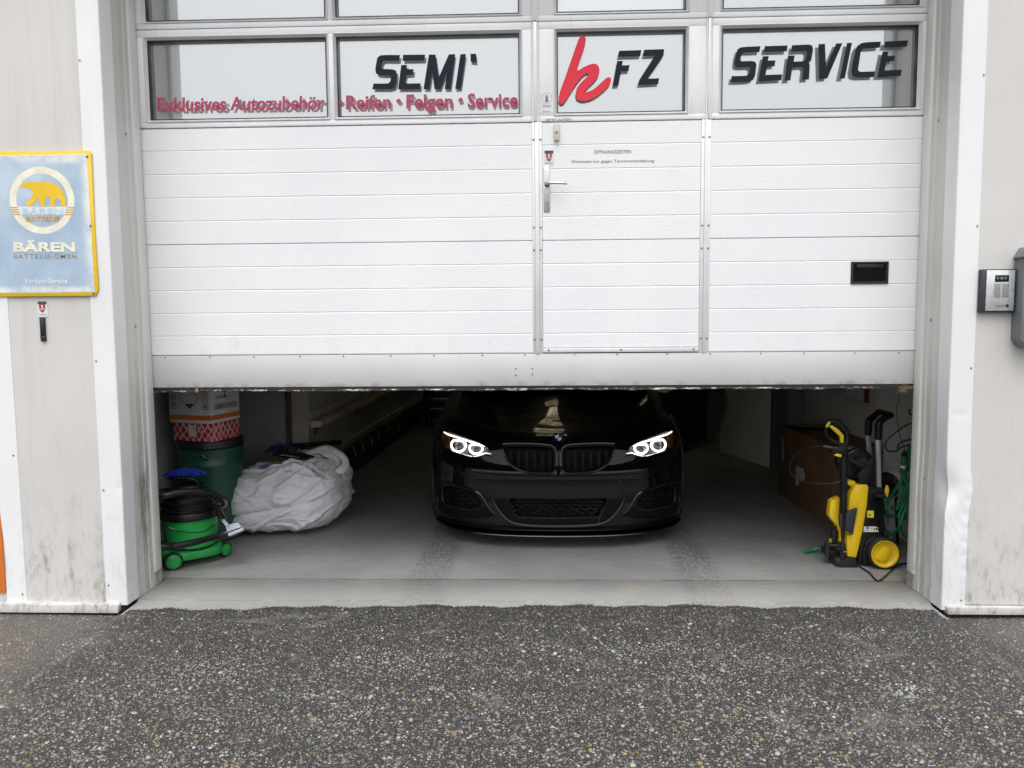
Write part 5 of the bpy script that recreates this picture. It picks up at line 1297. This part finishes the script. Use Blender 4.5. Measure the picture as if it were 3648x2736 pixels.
# narrow plank leaning in the niche and a trolley far down the wall
tag(G().prism([Vector((-2.0, 2.04, .0)), Vector((-1.955, 2.04, 0)), Vector((-1.955, 2.06, 1.0)), Vector((-2.0, 2.06, 1.0))], (0, -.02, 0)).build('wood_plank', M('plank_wood', (.14, .075, .035), .7, vs=12, var=.3), loc=(-1.98, 2.04, 0), bevel=.002), 'narrow brown plank leaning in the niche behind the barrel', 'plank')
tc = along(6.3, .42)
tr_ = thing('tool_trolley', 'dark blue tool trolley far back beside the left wall', 'trolley', tuple(tc))
G().box(tc.x-.22, tc.x+.22, tc.y-.25, tc.y+.25, .12, .84).build('cabinet', M('dark_blue_steel', (.015, .03, .09), .35, .3), tr_, bevel=.008)
for k in range(5):
    d_ = G().box(tc.x-.205, tc.x+.205, tc.y-.262, tc.y-.251, .16+k*.13, .275+k*.13).build('drawer', M('dark_blue_steel2', (.02, .04, .11), .35, .3), tr_, bevel=.004)
    G().tube([(tc.x-.14, tc.y-.268, .255+k*.13), (tc.x+.14, tc.y-.268, .255+k*.13)], .007, 6).build('drawer_pull', M('satin_metal', (.5, .5, .5), .3, .9), d_)
for sx in (-1, 1):
    for sy in (-1, 1): G().lathe((tc.x+sx*.17, tc.y+sy*.19, .055), [(0, -.015), (.05, -.015), (.055, 0), (.05, .015), (0, .015)], 20, (1, 0, 0)).build('caster', PLB, tr_)
G().tube([(tc.x-.2, tc.y-.2, .84), (tc.x-.2, tc.y-.3, .9), (tc.x+.2, tc.y-.3, .9), (tc.x+.2, tc.y-.2, .84)], .011, 8).build('push_bar', M('satin_metal', (.5, .5, .5), .3, .9), tr_)
# ------------------------------------------------------------------ right corner of the garage
KY = M('yellow_plastic', (.74, .50, .012), .38, var=.06); KB = M('washer_black', (.007, .007, .008), .45, spec=.35); KG = M('washer_grey', (.016, .016, .018), .5, spec=.35)
W0 = Vector((1.96, .36, 0))
kw = thing('pressure_washer', 'yellow and black pressure washer on wheels with upright lance and telescopic handle', 'pressure washer', tuple(W0))
def wv(x, y, Yp): return onY(zV(x, y), Yp)
def slab(name, pts, Y0, Y1, mat, bevel=.004, parent=kw, rnd=0, label=None):
    P = [wv(x, y, Y0) for x, y in pts]
    if rnd: P = chaikin(P, rnd)
    return G().prism(P, (0, Y1-Y0, 0)).build(name, mat, parent, bevel=bevel, label=label)
slab('foot', [(370, 1368), (385, 1350), (545, 1340), (565, 1432), (420, 1428), (375, 1412)], .285, .42, KG, .006)
slab('body', [(640, 740), (700, 740), (780, 800), (790, 900), (785, 1010), (790, 1150), (830, 1200), (850, 1260), (850, 1400), (560, 1420), (560, 1345)], .32, .60, KB, .012)
slab('body_shoulder', [(645, 765), (800, 772), (805, 800), (795, 832), (700, 838), (690, 885), (640, 880)], .300, .56, KB, .006)
slab('wheel_arch', [(600, 1300), (625, 1210), (680, 1165), (760, 1150), (830, 1175), (870, 1230), (870, 1290), (700, 1400), (600, 1420)], .308, .40, KB, .01)
# yellow front shell: a bright bowed side face and a facet turned to the front
fs = [(545, 730), (642, 728), (652, 745), (640, 890), (600, 1130), (550, 1345), (470, 1335), (465, 1150), (520, 1155), (557, 925), (480, 950), (500, 800)]
slab('front_shell', fs, .290, .34, KY, .007)
slab('shell_face', [(545, 735), (505, 800), (478, 940), (470, 1000), (405, 980), (410, 832), (335, 868), (318, 985), (330, 1012), (385, 1075), (400, 1180), (385, 1205), (415, 1212), (470, 1240), (500, 1180), (520, 900)], .335, .40, KY, .008)
slab('shell_cap', [(475, 700), (540, 698), (545, 732), (520, 745), (475, 730)], .33, .45, KY, .006)
slab('dark_wing', [(408, 985), (557, 926), (518, 1155), (412, 1085)], .262, .289, M('wing_grey', (.028, .030, .038), .4), .004)
for k in range(5): slab('vent', [(722, 1025+k*18), (752, 1028+k*18), (748, 1036+k*18), (720, 1033+k*18)], .314, .325, M('deep_black', (.003, .003, .0035), .5), .001)
# labels
def lab(x0, y0, x1, y1, mat, name='label', o=.0): 
    P = [wv(x0, y1, .3185-o), wv(x1, y1, .3185-o), wv(x1, y0, .3185-o), wv(x0, y0, .3185-o)]; return G().add(P, [(0, 1, 2, 3)]).build(name, mat, kw, smooth=0)
LY = M('label_yellow', (.80, .74, .03), .4); lab(638, 946, 694, 1005, LY)
lettering('lettering', '97', wv(648, 998, .3175), wv(671, 998, .3175), wv(648, 974, .3175), INK, kw, bold=.02)
lab(608, 1080, 733, 1127, M('label_cream', (.66, .66, .52), .5)); lab(612, 1084, 660, 1122, M('label_white', (.72, .73, .76), .5), 'label_field', .0006)
p = wv(642, 1092, .317); G().lathe(p, [(0, .0008), (.0075, .0008)], 18, (0, -1, 0)).build('label_dot', M('label_blue', (.03, .16, .45), .5), kw, smooth=0)
for x in (695, 712): lab(x, 1092, x+9, 1112, INK, 'label_figure', .0008)
for x, y in ((620, 1105), (640, 1105), (665, 1088)): 
    G().add([wv(x, y+12, .3172), wv(x+14, y+12, .3172), wv(x+7, y, .3172)], [(0, 1, 2)]).build('label_triangle', M('label_lilac', (.45, .30, .45), .5), kw, smooth=0)
# wheels
for k, (c, yy) in enumerate(((wv(775, 1315, .275), .275), (wv(775, 1315, .275)+Vector((0, .36, 0)), .6))):
    c = Vector((c.x, yy, .093)); r0 = .093
    wl = G().lathe(c, [(.0805, -.024), (.087, -.026), (r0, -.018), (r0, .018), (.087, .026), (.0805, .024)], 44, (0, -1, 0)).build('wheel', M('black_tyre', (.015, .015, .016), .5), kw)
    G().lathe(c, [(0, .012), (.060, .012), (.068, .016), (.073, .025), (.0795, .026), (.080, .022), (.080, -.02), (0, -.02)], 44, (0, -1, 0)).build('hub', KY, wl)
    o = [Vector((c.x-.058, c.y-.0135, c.z-.030)), Vector((c.x-.02, c.y-.0135, c.z+.030)), Vector((c.x+.005, c.y-.0135, c.z+.040)), Vector((c.x+.030, c.y-.0135, c.z+.028)), Vector((c.x+.036, c.y-.0135, c.z+.005)), Vector((c.x+.005, c.y-.0135, c.z-.055))]
    G().prism(chaikin(o, 2), (0, -.009, 0)).build('hub_grip', KY, wl, bevel=.003)
# hose reel with crank
rc0 = wv(585, 560, .33); rr0 = .078
G().lathe(rc0+Vector((0, .09, 0)), [(0, .07), (rr0*.6, .07), (rr0*.62, .055), (rr0*1.15, .05), (rr0*1.18, .035), (rr0*.7, .03), (rr0*.7, -.06), (rr0*1.18, -.065), (rr0*1.18, -.08), (0, -.08)], 44, (0, -1, 0)).build('reel', KB, kw)
slab('reel_bracket', [(560, 640), (690, 480), (706, 500), (700, 722), (575, 728), (585, 690)], .30, .36, KB, .008)
for k in range(4):
    P = [rc0+Vector(((rr0*1.02+.004*k)*math.cos(a), .045+.022*k, (rr0*1.02+.004*k)*math.sin(a))) for a in np.linspace(0, 2*math.pi, 30, endpoint=False)]
    G().tube(P, .0075, 8, 1, closed=True).build('hose_turn', HOSE, kw)
G().lathe(wv(590, 540, .32), [(0, .028), (.032, .026), (.038, .010), (.04, 0)], 28, (0, -1, 0)).build('crank_hub', KG, kw)
G().tube([wv(488, 516, .285), wv(560, 545, .285), wv(630, 570, .285)], [.012, .013, .0115], 10, 3).build('crank_grip', KG, kw)
G().lathe(wv(489, 516, .272), [(0, .002), (.007, .001), (.008, -.004)], 14, (0, -1, 0)).build('crank_end', KB, kw)
# telescopic handle
ALT = M('alu_tube', (.50, .50, .52), .35, .35)
for (x0, y0, x1, y1, yy) in ((737, 770, 728, 335, .40), (655, 400, 643, 300, .62)):
    a, b = wv(x0, y0, yy), wv(x1, y1, yy)
    if yy > .5: a = wv(660, 480, yy)
    G().cyl(a, b, .0155, n=20).build('handle_tube', ALT, kw)
def grip(pts, yy): return G().tube([wv(x, y, yy+d) for x, y, d in pts], [.020, .022, .022, .020, .017], 12, 5)
grip([(732, 345, 0), (735, 270, 0), (742, 205, 0), (785, 165, .01), (838, 142, .02)], .40).build('handle_grip', KB, kw)
grip([(646, 310, 0), (650, 250, 0), (656, 190, 0), (695, 150, .01), (738, 112, .02)], .62).build('handle_grip', KB, kw)
G().tube([wv(838, 142, .42), wv(790, 125, .52), wv(738, 112, .64)], .019, 12, 4).build('handle_bar', KB, kw)
# gun and lance standing in front
G().tube([wv(468, 268, .272), wv(455, 420, .272), wv(445, 500, .272), wv(440, 880, .272), wv(438, 965, .272)], [.014, .016, .0185, .0185, .0165], 14, 3).build('lance', KB, kw)
for y in (890, 905, 920, 935, 950): G().lathe(wv(438, y, .272), [(.0175, -.003), (.0205, -.002), (.0205, .002), (.0175, .003)], 18, (0, 0, 1)).build('lance_ring', KB, kw)
G().tube([wv(437, 965, .272), wv(436, 1080, .272), wv(434, 1180, .272)], [.0165, .014, .0095], 12, 3).build('lance_tip', KB, kw)
G().tube([wv(434, 1180, .272), wv(434, 1260, .275), wv(433, 1345, .29)], [.0075, .015, .020], 12, 3).build('lance_socket', KG, kw)
G().tube([wv(440, 1294, .25), wv(465, 1294, .25)], .0022, 6).build('lance_mark', KY, kw)
GP = [(476, 265), (462, 245), (430, 215), (385, 182), (345, 176), (300, 200), (280, 240), (276, 290), (290, 335), (330, 365), (355, 388), (345, 420), (345, 450), (385, 478), (425, 490), (425, 440), (440, 400), (440, 380), (440, 300), (395, 255), (345, 226), (318, 250), (308, 300), (330, 335), (380, 358), (415, 372), (416, 405), (440, 420), (478, 420)]
gunP = [wv(x, y, .255) for x, y in [(480, 262), (455, 245), (420, 212), (380, 182), (345, 176), (300, 200), (280, 240), (274, 290), (292, 338), (335, 368), (362, 392), (350, 420), (345, 452), (385, 480), (430, 492), (470, 480)]]
gun = G(); outer = [(455, 262), (420, 225), (380, 196), (345, 190), (306, 214), (291, 250), (288, 290), (304, 326), (345, 352), (385, 378), (430, 400)]
gun.tube([wv(x, y, .262) for x, y in outer], [.017, .018, .017, .016, .014, .009, .0075, .008, .010, .013, .015], 10, 4)
gun.build('spray_gun', KB, kw)
slab('gun_body', [(345, 425), (362, 398), (420, 412), (440, 380), (480, 300), (485, 480), (440, 492), (380, 478), (345, 455)], .248, .285, KB, .006)
slab('trigger', [(322, 240), (342, 224), (395, 258), (444, 312), (440, 376), (414, 374), (412, 322), (370, 282)], .250, .274, KY, .004)
slab('gun_badge', [(300, 208), (322, 188), (330, 205), (318, 236), (296, 246), (286, 236)], .242, .250, M('lime_badge', (.55, .52, .03), .4), .002, rnd=1)
slab('gun_lock', [(362, 480), (385, 465), (424, 474), (425, 492), (405, 496)], .244, .262, KY, .003)
# detergent bottle and coupling low on the left
G().lathe(wv(352, 1215, .34), [(0, 0), (.022, .0), (.024, .008), (.023, .05), (.019, .078), (.008, .084), (.008, .096), (0, .096)], 20, (.08, 0, 1)).build('nozzle_bottle', KB, kw)
for y in (1187, 1200, 1212): G().tube([wv(316, y, .31), wv(338, y, .31)], .0018, 6).build('bottle_mark', KY, kw)
G().tube([wv(285, 1238, .34), wv(315, 1238, .34), wv(400, 1240, .33)], [.017, .015, .013], 12, 3).tube([wv(303, 1238, .33), wv(302, 1300, .33), wv(302, 1332, .33)], [.018, .016, .014], 12, 3).build('water_coupling', KG, kw)
slab('coupling_bracket', [(282, 1270), (400, 1290), (415, 1345), (285, 1325)], .33, .40, KB, .006)
slab('outlet_lever', [(790, 775), (800, 733), (818, 735), (828, 775), (815, 832), (795, 834)], .29, .30, KY, .003)
slab('outlet_clip', [(742, 828), (772, 828), (772, 843), (745, 842)], .285, .295, KY, .002)
G().cyl(wv(700, 826, .285), wv(790, 826, .285), .014, n=14).build('outlet_pipe', KB, kw)
G().tube([wv(420, 700, .28), wv(330, 718, .29), wv(200, 715, .34), wv(90, 695, .4), wv(10, 650, .44), wv(-18, 580, .44), wv(10, 500, .42), wv(80, 435, .37), wv(170, 408, .30), wv(260, 402, .27), wv(350, 415, .262)], .0056, 8, 6).build('pressure_hose', KB, kw)
G().tube([wv(265, 402, .27), wv(350, 416, .262)], [.009, .010], 8).build('hose_sleeve', HOSE, kw)
pc = thing('power_cable', 'black power cable looping on the floor in front of the washer', 'cable', tuple(onZ(zV(735, 1540), 0)))
G().tube([wv(570, 1415, .30), onZ(zV(610, 1440), .006), onZ(zV(665, 1480), .006), onZ(zV(705, 1525), .006), onZ(zV(735, 1541), .006), onZ(zV(770, 1520), .006), onZ(zV(840, 1455), .006), onZ(zV(900, 1405), .006), onZ(zV(960, 1392), .006), Vector((2.3, .35, .006))], .005, 8, 5).build('cord', HOSE, pc)
# green garden hose: feeds the washer, hangs in loops on the wall hook
GH = M('green_hose', (.010, .20, .085), .22, var=.1)
hz = thing('garden_hose', 'translucent green garden hose hanging in loops beside the washer', 'hose', (2.25, .55, 0))
G().tube([onZ(zV(290, 1265), .045), onZ(zV(240, 1262), .035), onZ(zV(170, 1280), .018), onZ(zV(125, 1296), .012), onZ(zV(104, 1300), .011)], .0095, 10, 6).build('hose_feed', GH, hz)
def hx(x, y, Yp): return wv(x, y, Yp)
for P in ([(985, 430), (988, 560), (965, 620), (915, 710), (850, 810), (805, 880), (800, 950), (840, 990), (900, 990), (940, 1000), (1010, 1050)],
          [(930, 590), (935, 640), (970, 720), (1000, 800), (990, 900), (950, 960), (920, 1040), (900, 1100), (850, 1150), (830, 1200), (825, 1300)],
          [(1000, 400), (990, 520), (1010, 640), (985, 760), (960, 860), (930, 930), (905, 1000), (930, 1110), (975, 1180)],
          [(840, 925), (900, 935), (950, 970), (1000, 1030)], [(960, 640), (940, 760), (905, 860), (890, 940)],
          [(870, 1430), (900, 1440), (960, 1445), (1010, 1440)]):
    yy = .50+.05*random.random() if P[0][0] != 870 else .33
    G().tube([hx(x, y, yy+.012*math.sin(i*1.7)) for i, (x, y) in enumerate(P)], .0105, 10, 5).build('hose_loop', GH, hz)
cn = hx(945, 525, .50)
G().lathe(cn, [(0, -.030), (.013, -.030), (.016, -.018), (.016, .018), (.013, .026), (0, .026)], 18, (.05, 0, 1)).build('connector', M('connector_green', (.02, .16, .04), .4), hz)
G().lathe(cn, [(0, -.045), (.015, -.045), (.015, -.029), (0, -.029)], 18, (.05, 0, 1)).build('connector_ring', M('white_plastic', (.75, .75, .72), .4), hz)
G().lathe(cn, [(.0, .026), (.016, .026), (.017, .045), (.008, .05), (.006, .065), (0, .065)], 18, (.05, 0, 1)).build('connector_nut', KB, hz)
G().tube([(2.45, .56, cn.z+.14), (2.33, .52, cn.z+.13), (2.24, .50, cn.z+.11), (2.22, .49, cn.z+.06)], .006, 8, 4).build('wall_hook', M('dark_steel', (.05, .05, .052), .6), hz)
# thin cables on the wall
for i, P in enumerate(([(1010, 208), (960, 230), (890, 280), (830, 325), (795, 370), (795, 420), (830, 448), (880, 440), (930, 410), (1000, 388)], [(908, -40), (905, 30), (890, 55), (888, 150), (900, 220), (912, 300), (935, 370), (950, 410), (965, 450)],
          [(1005, 90), (992, 110), (1000, 130), (1015, 135)])):
    g_ = G().tube([hx(x, y, .62) for x, y in P], .0045 if i != 1 else .002, 8, 5).build('wall_cable', HOSE, loc=tuple(hx(*P[-1], .62)))
    tag(g_, ['black cable looped above the green hose connector', 'thin black wire hanging down the right garage wall', 'short black cable end hooked behind the door jamb'][i], 'cable', 'cables on the right wall')
# ribbed disc of a hose cart behind the washer
hc = thing('hose_cart', 'white ribbed hose cart drum behind the pressure washer', 'hose cart', (2.16, .74, 0))
dc = wv(800, 728, .66)
G().lathe(dc, [(0, .012), (.060, .012), (.074, .004), (.076, -.004), (0, -.006)], 48, (-.8, -.6, 0)).build('drum_face', KB, hc)
dax = Vector((.8, .6, 0)).normalized(); e1 = dax.orthogonal().normalized(); e2 = dax.cross(e1); dcc = dc+dax*.012
V = []; NR = 144
for i in range(NR):
    a = 2*math.pi*i/NR; r0 = .083*(1+(.018 if i % 4 < 2 else -.018))
    for h_ in (-.006, .07): V.append(dcc+dax*h_+(e1*math.cos(a)+e2*math.sin(a))*r0)
gr = G(); gr.v = V; gr.f = [(2*i, 2*((i+1) % NR), 2*((i+1) % NR)+1, 2*i+1) for i in range(NR)]; gr.f.append(tuple(2*i+1 for i in range(NR)))
gr.build('ribbed_drum', M('pale_blue_plastic', (.70, .74, .82), .45), hc, smooth=15)
for sx in (-.05, .05): G().tube([dcc+Vector((sx, 0, 0)), Vector((dcc.x+sx*2, dcc.y+sx, .012))], .010, 8).build('stand_leg', KB, hc)
slabp = [wv(x, y, .55) for x, y in ((785, 900), (825, 890), (825, 1060), (800, 1080), (795, 1140), (785, 1000))]
tag(G().prism(slabp, (0, .02, 0)).build('grey_tray', M('grey_sheet', (.22, .225, .23), .4), loc=tuple(slabp[4]), bevel=.002), 'grey plastic tray edge behind the pressure washer body', 'tray')
# big brown carton against the wall
cb = thing('brown_carton', 'large brown cardboard carton standing against the right wall', 'box', (2.2, 1.7, 0))
q = [Vector((2.09, 1.17, 0)), Vector((2.425, 1.20, 0)), Vector((2.43, 2.26, 0)), Vector((2.03, 2.24, 0))]
BRN = M('brown_card', (.22, .13, .065), .7)
ccb = G().prism(q, (0, 0, .565)).build('carton', M('kraft_card', (.135, .070, .033), .75, var=.2, vs=4), cb, bevel=.006)
dface = (q[3]-q[0]).normalized(); nf = Vector((-dface.y, dface.x, 0)); nf = nf if nf.x < 0 else -nf
def cf(u, z, o=.002): return q[0]+dface*u+nf*o+Vector((0, 0, z))
def onface(p):
    d = Vector(ray(*z8(*p))); o = Vector(CAM); t = (q[0]-o).dot(nf)/d.dot(nf); return o+d*t+nf*.002
for P, m_ in (([(490, 665), (520, 668), (512, 810), (488, 805)], 'a'), ([(505, 672), (545, 682), (560, 730), (555, 775), (510, 765)], 'b')):
    G().add([onface(p)+nf*(.001 if m_ == 'b' else 0) for p in P], [tuple(range(len(P)))]).build('label', M('label_tape_'+m_, (.42, .43, .44), .4), cb, smooth=0)
G().add([onface(p) for p in ((385, 460), (396, 465), (403, 620), (390, 625))], [(0, 1, 2, 3)]).build('tape', M('label_tape_a', (.42, .43, .44), .4), cb, smooth=0)
G().prism([q[3]+Vector((0, 0, .566)), q[2]+Vector((0, 0, .566)), q[2]+Vector((0, -.30, .575)), q[3]+Vector((.03, -.30, .60))], (0, 0, .005)).build('top_flap', BRN, cb)
# framed board on the wall above
sb_ = thing('wall_board', 'white framed board with red edge hung on the right wall', 'board', (2.44, 2.1, .83))
G().box(2.426, 2.448, 1.52, 2.75, .835, 1.60).build('face', M('board_white', (.50, .47, .44), .5), sb_, bevel=.002)
G().box(2.422, 2.449, 1.49, 1.518, .83, 1.605).build('edge', M('board_red', (.14, .02, .022), .5), sb_, bevel=.002)
# ------------------------------------------------------------------ exposed aggregate in the asphalt (too many to count)
def pebbles(n):
    X0, X1, Y0, Y1 = -3.05, 3.05, -2.35, -.372
    x = rng.uniform(X0, X1, n); y = rng.uniform(Y0, Y1, n)
    ex = np.array([np.interp(v, [-2.3, -2.05, -1.4, -.9, -.4, .6, 1.6, 2.05, 2.3], [-.38, -.47, -.455, -.415, -.39, -.385, -.395, -.40, -.38]) for v in x])
    ok = y < ex; x, y = x[ok], y[ok]
    # crumbs broken from the ragged edge
    m = 9000; xc = rng.uniform(-2.05, 2.05, m); yc = np.interp(xc, [-2.3, -2.05, -1.4, -.9, -.4, .6, 1.6, 2.05, 2.3], [-.36, -.455, -.44, -.40, -.375, -.37, -.38, -.385, -.36])+.012*np.sin(xc*9.1)+.010*np.sin(xc*23.7+1)+rng.normal(-.004, .010, m)
    x, y = np.concatenate([x, xc]), np.concatenate([y, yc]); n = len(x); crumb = np.arange(n) >= n-m
    near = np.clip((-.55-y)/.9, 0, 1)                      # worn smooth and tarred close to the door
    r = np.exp(rng.normal(math.log(.0035), .42, n))*(0.80+.26*near); r = np.clip(r, .0014, .014)
    r = np.where(crumb, rng.uniform(.0015, .0048, n), r)
    asp = rng.uniform(.55, 1.0, n); th = rng.uniform(0, math.pi, n); hz = r*rng.uniform(.25, .6, n)
    s = np.clip((np.abs(x)-2.03)/.09, 0, 1); z = .006*(1-s)-.028*s-.012*np.clip((-.5-y)/1.2, 0, 1)+.003*np.sin(x*3.1+y*2.3)-.0004
    K = 6; an = np.linspace(0, 2*math.pi, K, endpoint=False)
    rad = r[:, None]*rng.uniform(.78, 1.18, (n, K))
    V = np.zeros((n, 2*K, 3))
    for lvl, (f, h) in enumerate(((1.0, 0.0), (.62, 1.0))):
        lx = rad*np.cos(an)*f; ly = rad*np.sin(an)*asp[:, None]*f
        V[:, lvl*K:(lvl+1)*K, 0] = x[:, None]+lx*np.cos(th)[:, None]-ly*np.sin(th)[:, None]
        V[:, lvl*K:(lvl+1)*K, 1] = y[:, None]+lx*np.sin(th)[:, None]+ly*np.cos(th)[:, None]
        V[:, lvl*K:(lvl+1)*K, 2] = z[:, None]+hz[:, None]*h*(1 if lvl else -.6)+(hz[:, None]*rng.uniform(-.15, .15, (n, K)) if lvl else 0)
    quads = np.array([[k, (k+1) % K, K+(k+1) % K, K+k] for k in range(K)])
    base = (np.arange(n)*2*K)[:, None, None]
    qf = (quads[None]+base).reshape(-1); hf = (np.arange(K, 2*K)[None]+base[:, :, 0]).reshape(-1)
    li = np.concatenate([qf, hf]); tot = np.concatenate([np.full(n*K, 4), np.full(n, K)]); st = np.concatenate([[0], np.cumsum(tot)[:-1]])
    me = bpy.data.meshes.new('asphalt_aggregate')
    me.vertices.add(n*2*K); me.vertices.foreach_set('co', V.reshape(-1).astype(np.float32))
    me.loops.add(len(li)); me.loops.foreach_set('vertex_index', li.astype(np.int32))
    me.polygons.add(len(tot)); me.polygons.foreach_set('loop_start', st.astype(np.int32)); me.polygons.foreach_set('loop_total', tot.astype(np.int32))
    me.polygons.foreach_set('use_smooth', np.ones(len(tot), bool))
    me.update()
    pal = np.array([(.055, .052, .05), (.085, .082, .08), (.13, .125, .12), (.20, .195, .19), (.29, .28, .265), (.43, .42, .395), (.26, .205, .13), (.30, .20, .075), (.20, .10, .05)])
    w0 = np.array([.26, .24, .20, .12, .06, .03, .05, .025, .015]); w1 = np.array([.19, .18, .16, .14, .11, .075, .09, .05, .02])
    u = rng.random(n); c0 = np.cumsum(w0); c1 = np.cumsum(w1)
    idx = np.where(rng.random(n) < near, np.searchsorted(c1/c1[-1], u), np.searchsorted(c0/c0[-1], u))
    col = pal[np.clip(idx, 0, 8)]*rng.uniform(.70, 1.06, (n, 1))
    col = np.where(crumb[:, None], np.array([.02, .0195, .019])*rng.uniform(.6, 2.2, (n, 1)), col)
    # pale scuffs: scraped arcs and dusty patches
    pale = np.zeros(n)
    arcs = [[(1245, 1348), (1275, 1372), (1310, 1395), (1330, 1412)], [(1330, 1412), (1370, 1428), (1395, 1432)], [(1335, 1352), (1365, 1340), (1398, 1332)], [(1470, 1335), (1490, 1345), (1488, 1360)], [(1180, 1462), (1210, 1470), (1225, 1480)], [(1125, 1540), (1150, 1548)], [(600, 1360), (640, 1352), (700, 1356)], [(1640, 1345), (1720, 1360), (1800, 1342), (1850, 1325)]]
    for A_ in arcs:
        Q = catmull([onZ(zD(*p), 0) for p in A_], 24)
        for q_ in Q:
            d = np.hypot(x-q_.x, y-q_.y); pale = np.maximum(pale, np.clip(1.15-d/.011, 0, 1))
    for bx, by, rx, ry, w_ in [(1960, 1492, .085, .07, .95), (850, 1435, .16, .07, .45), (1130, 1455, .06, .03, .8), (1420, 1400, .22, .06, .5), (1180, 1395, .14, .05, .45), (960, 1418, .1, .06, .4), (1620, 1440, .25, .08, .4), (420, 1450, .2, .1, .4), (1490, 1465, .12, .05, .5), (700, 1500, .12, .05, .35), (1900, 1370, .2, .05, .6)]:
        c_ = onZ(zD(bx, by), 0); d = ((x-c_.x)/rx)**2+((y-c_.y)/ry)**2
        pale = np.maximum(pale, w_*np.exp(-d)*(rng.random(n) < .75))
    pale = np.where(crumb, 0, pale)[:, None]
    col = col*(1-pale)+np.array([.42, .42, .415])*pale
    at_ = me.color_attributes.new('stone', 'FLOAT_COLOR', 'POINT')
    cc = np.ones((n, 2*K, 4), np.float32); cc[:, :, :3] = col[:, None, :]
    at_.data.foreach_set('color', cc.reshape(-1))
    t = NT('aggregate_stone'); a = t.n('ShaderNodeVertexColor', layer_name='stone'); X, Y, Z = t.xyz()
    c_ = t.mix(t.math('MULTIPLY', t.ramp(t.noise(2.6, 7, .7, (1, 1.6, 1), .8), .56, .70), .5), a.outputs['Color'], (.22, .215, .21))
    side_ = t.math('MULTIPLY', t.ramp(t.math('ADD', t.math('ABSOLUTE', t.math('SUBTRACT', X, .05)), t.math('MULTIPLY', t.math('SUBTRACT', t.noise(3, 5), .5), .9)), 1.95, 2.35), .28)
    c_ = t.mix(side_, c_, (.27, .24, .21))
    c_ = t.mix(t.math('MULTIPLY', t.ramp(t.noise(1.4, 5, .6, (1, 1.5, 1), 1.0), .42, .66), .55), c_, t.mix(.5, c_, (.035, .034, .033)))
    t.set(Base_Color=c_, Roughness=.5)
    me.materials.append(t.m)
    o = bpy.data.objects.new('asphalt_aggregate', me); COL.objects.link(o)
    tag(o, 'pebbles of mixed grey white and ochre set in the dark asphalt', 'gravel', kind='stuff')
pebbles(150000)
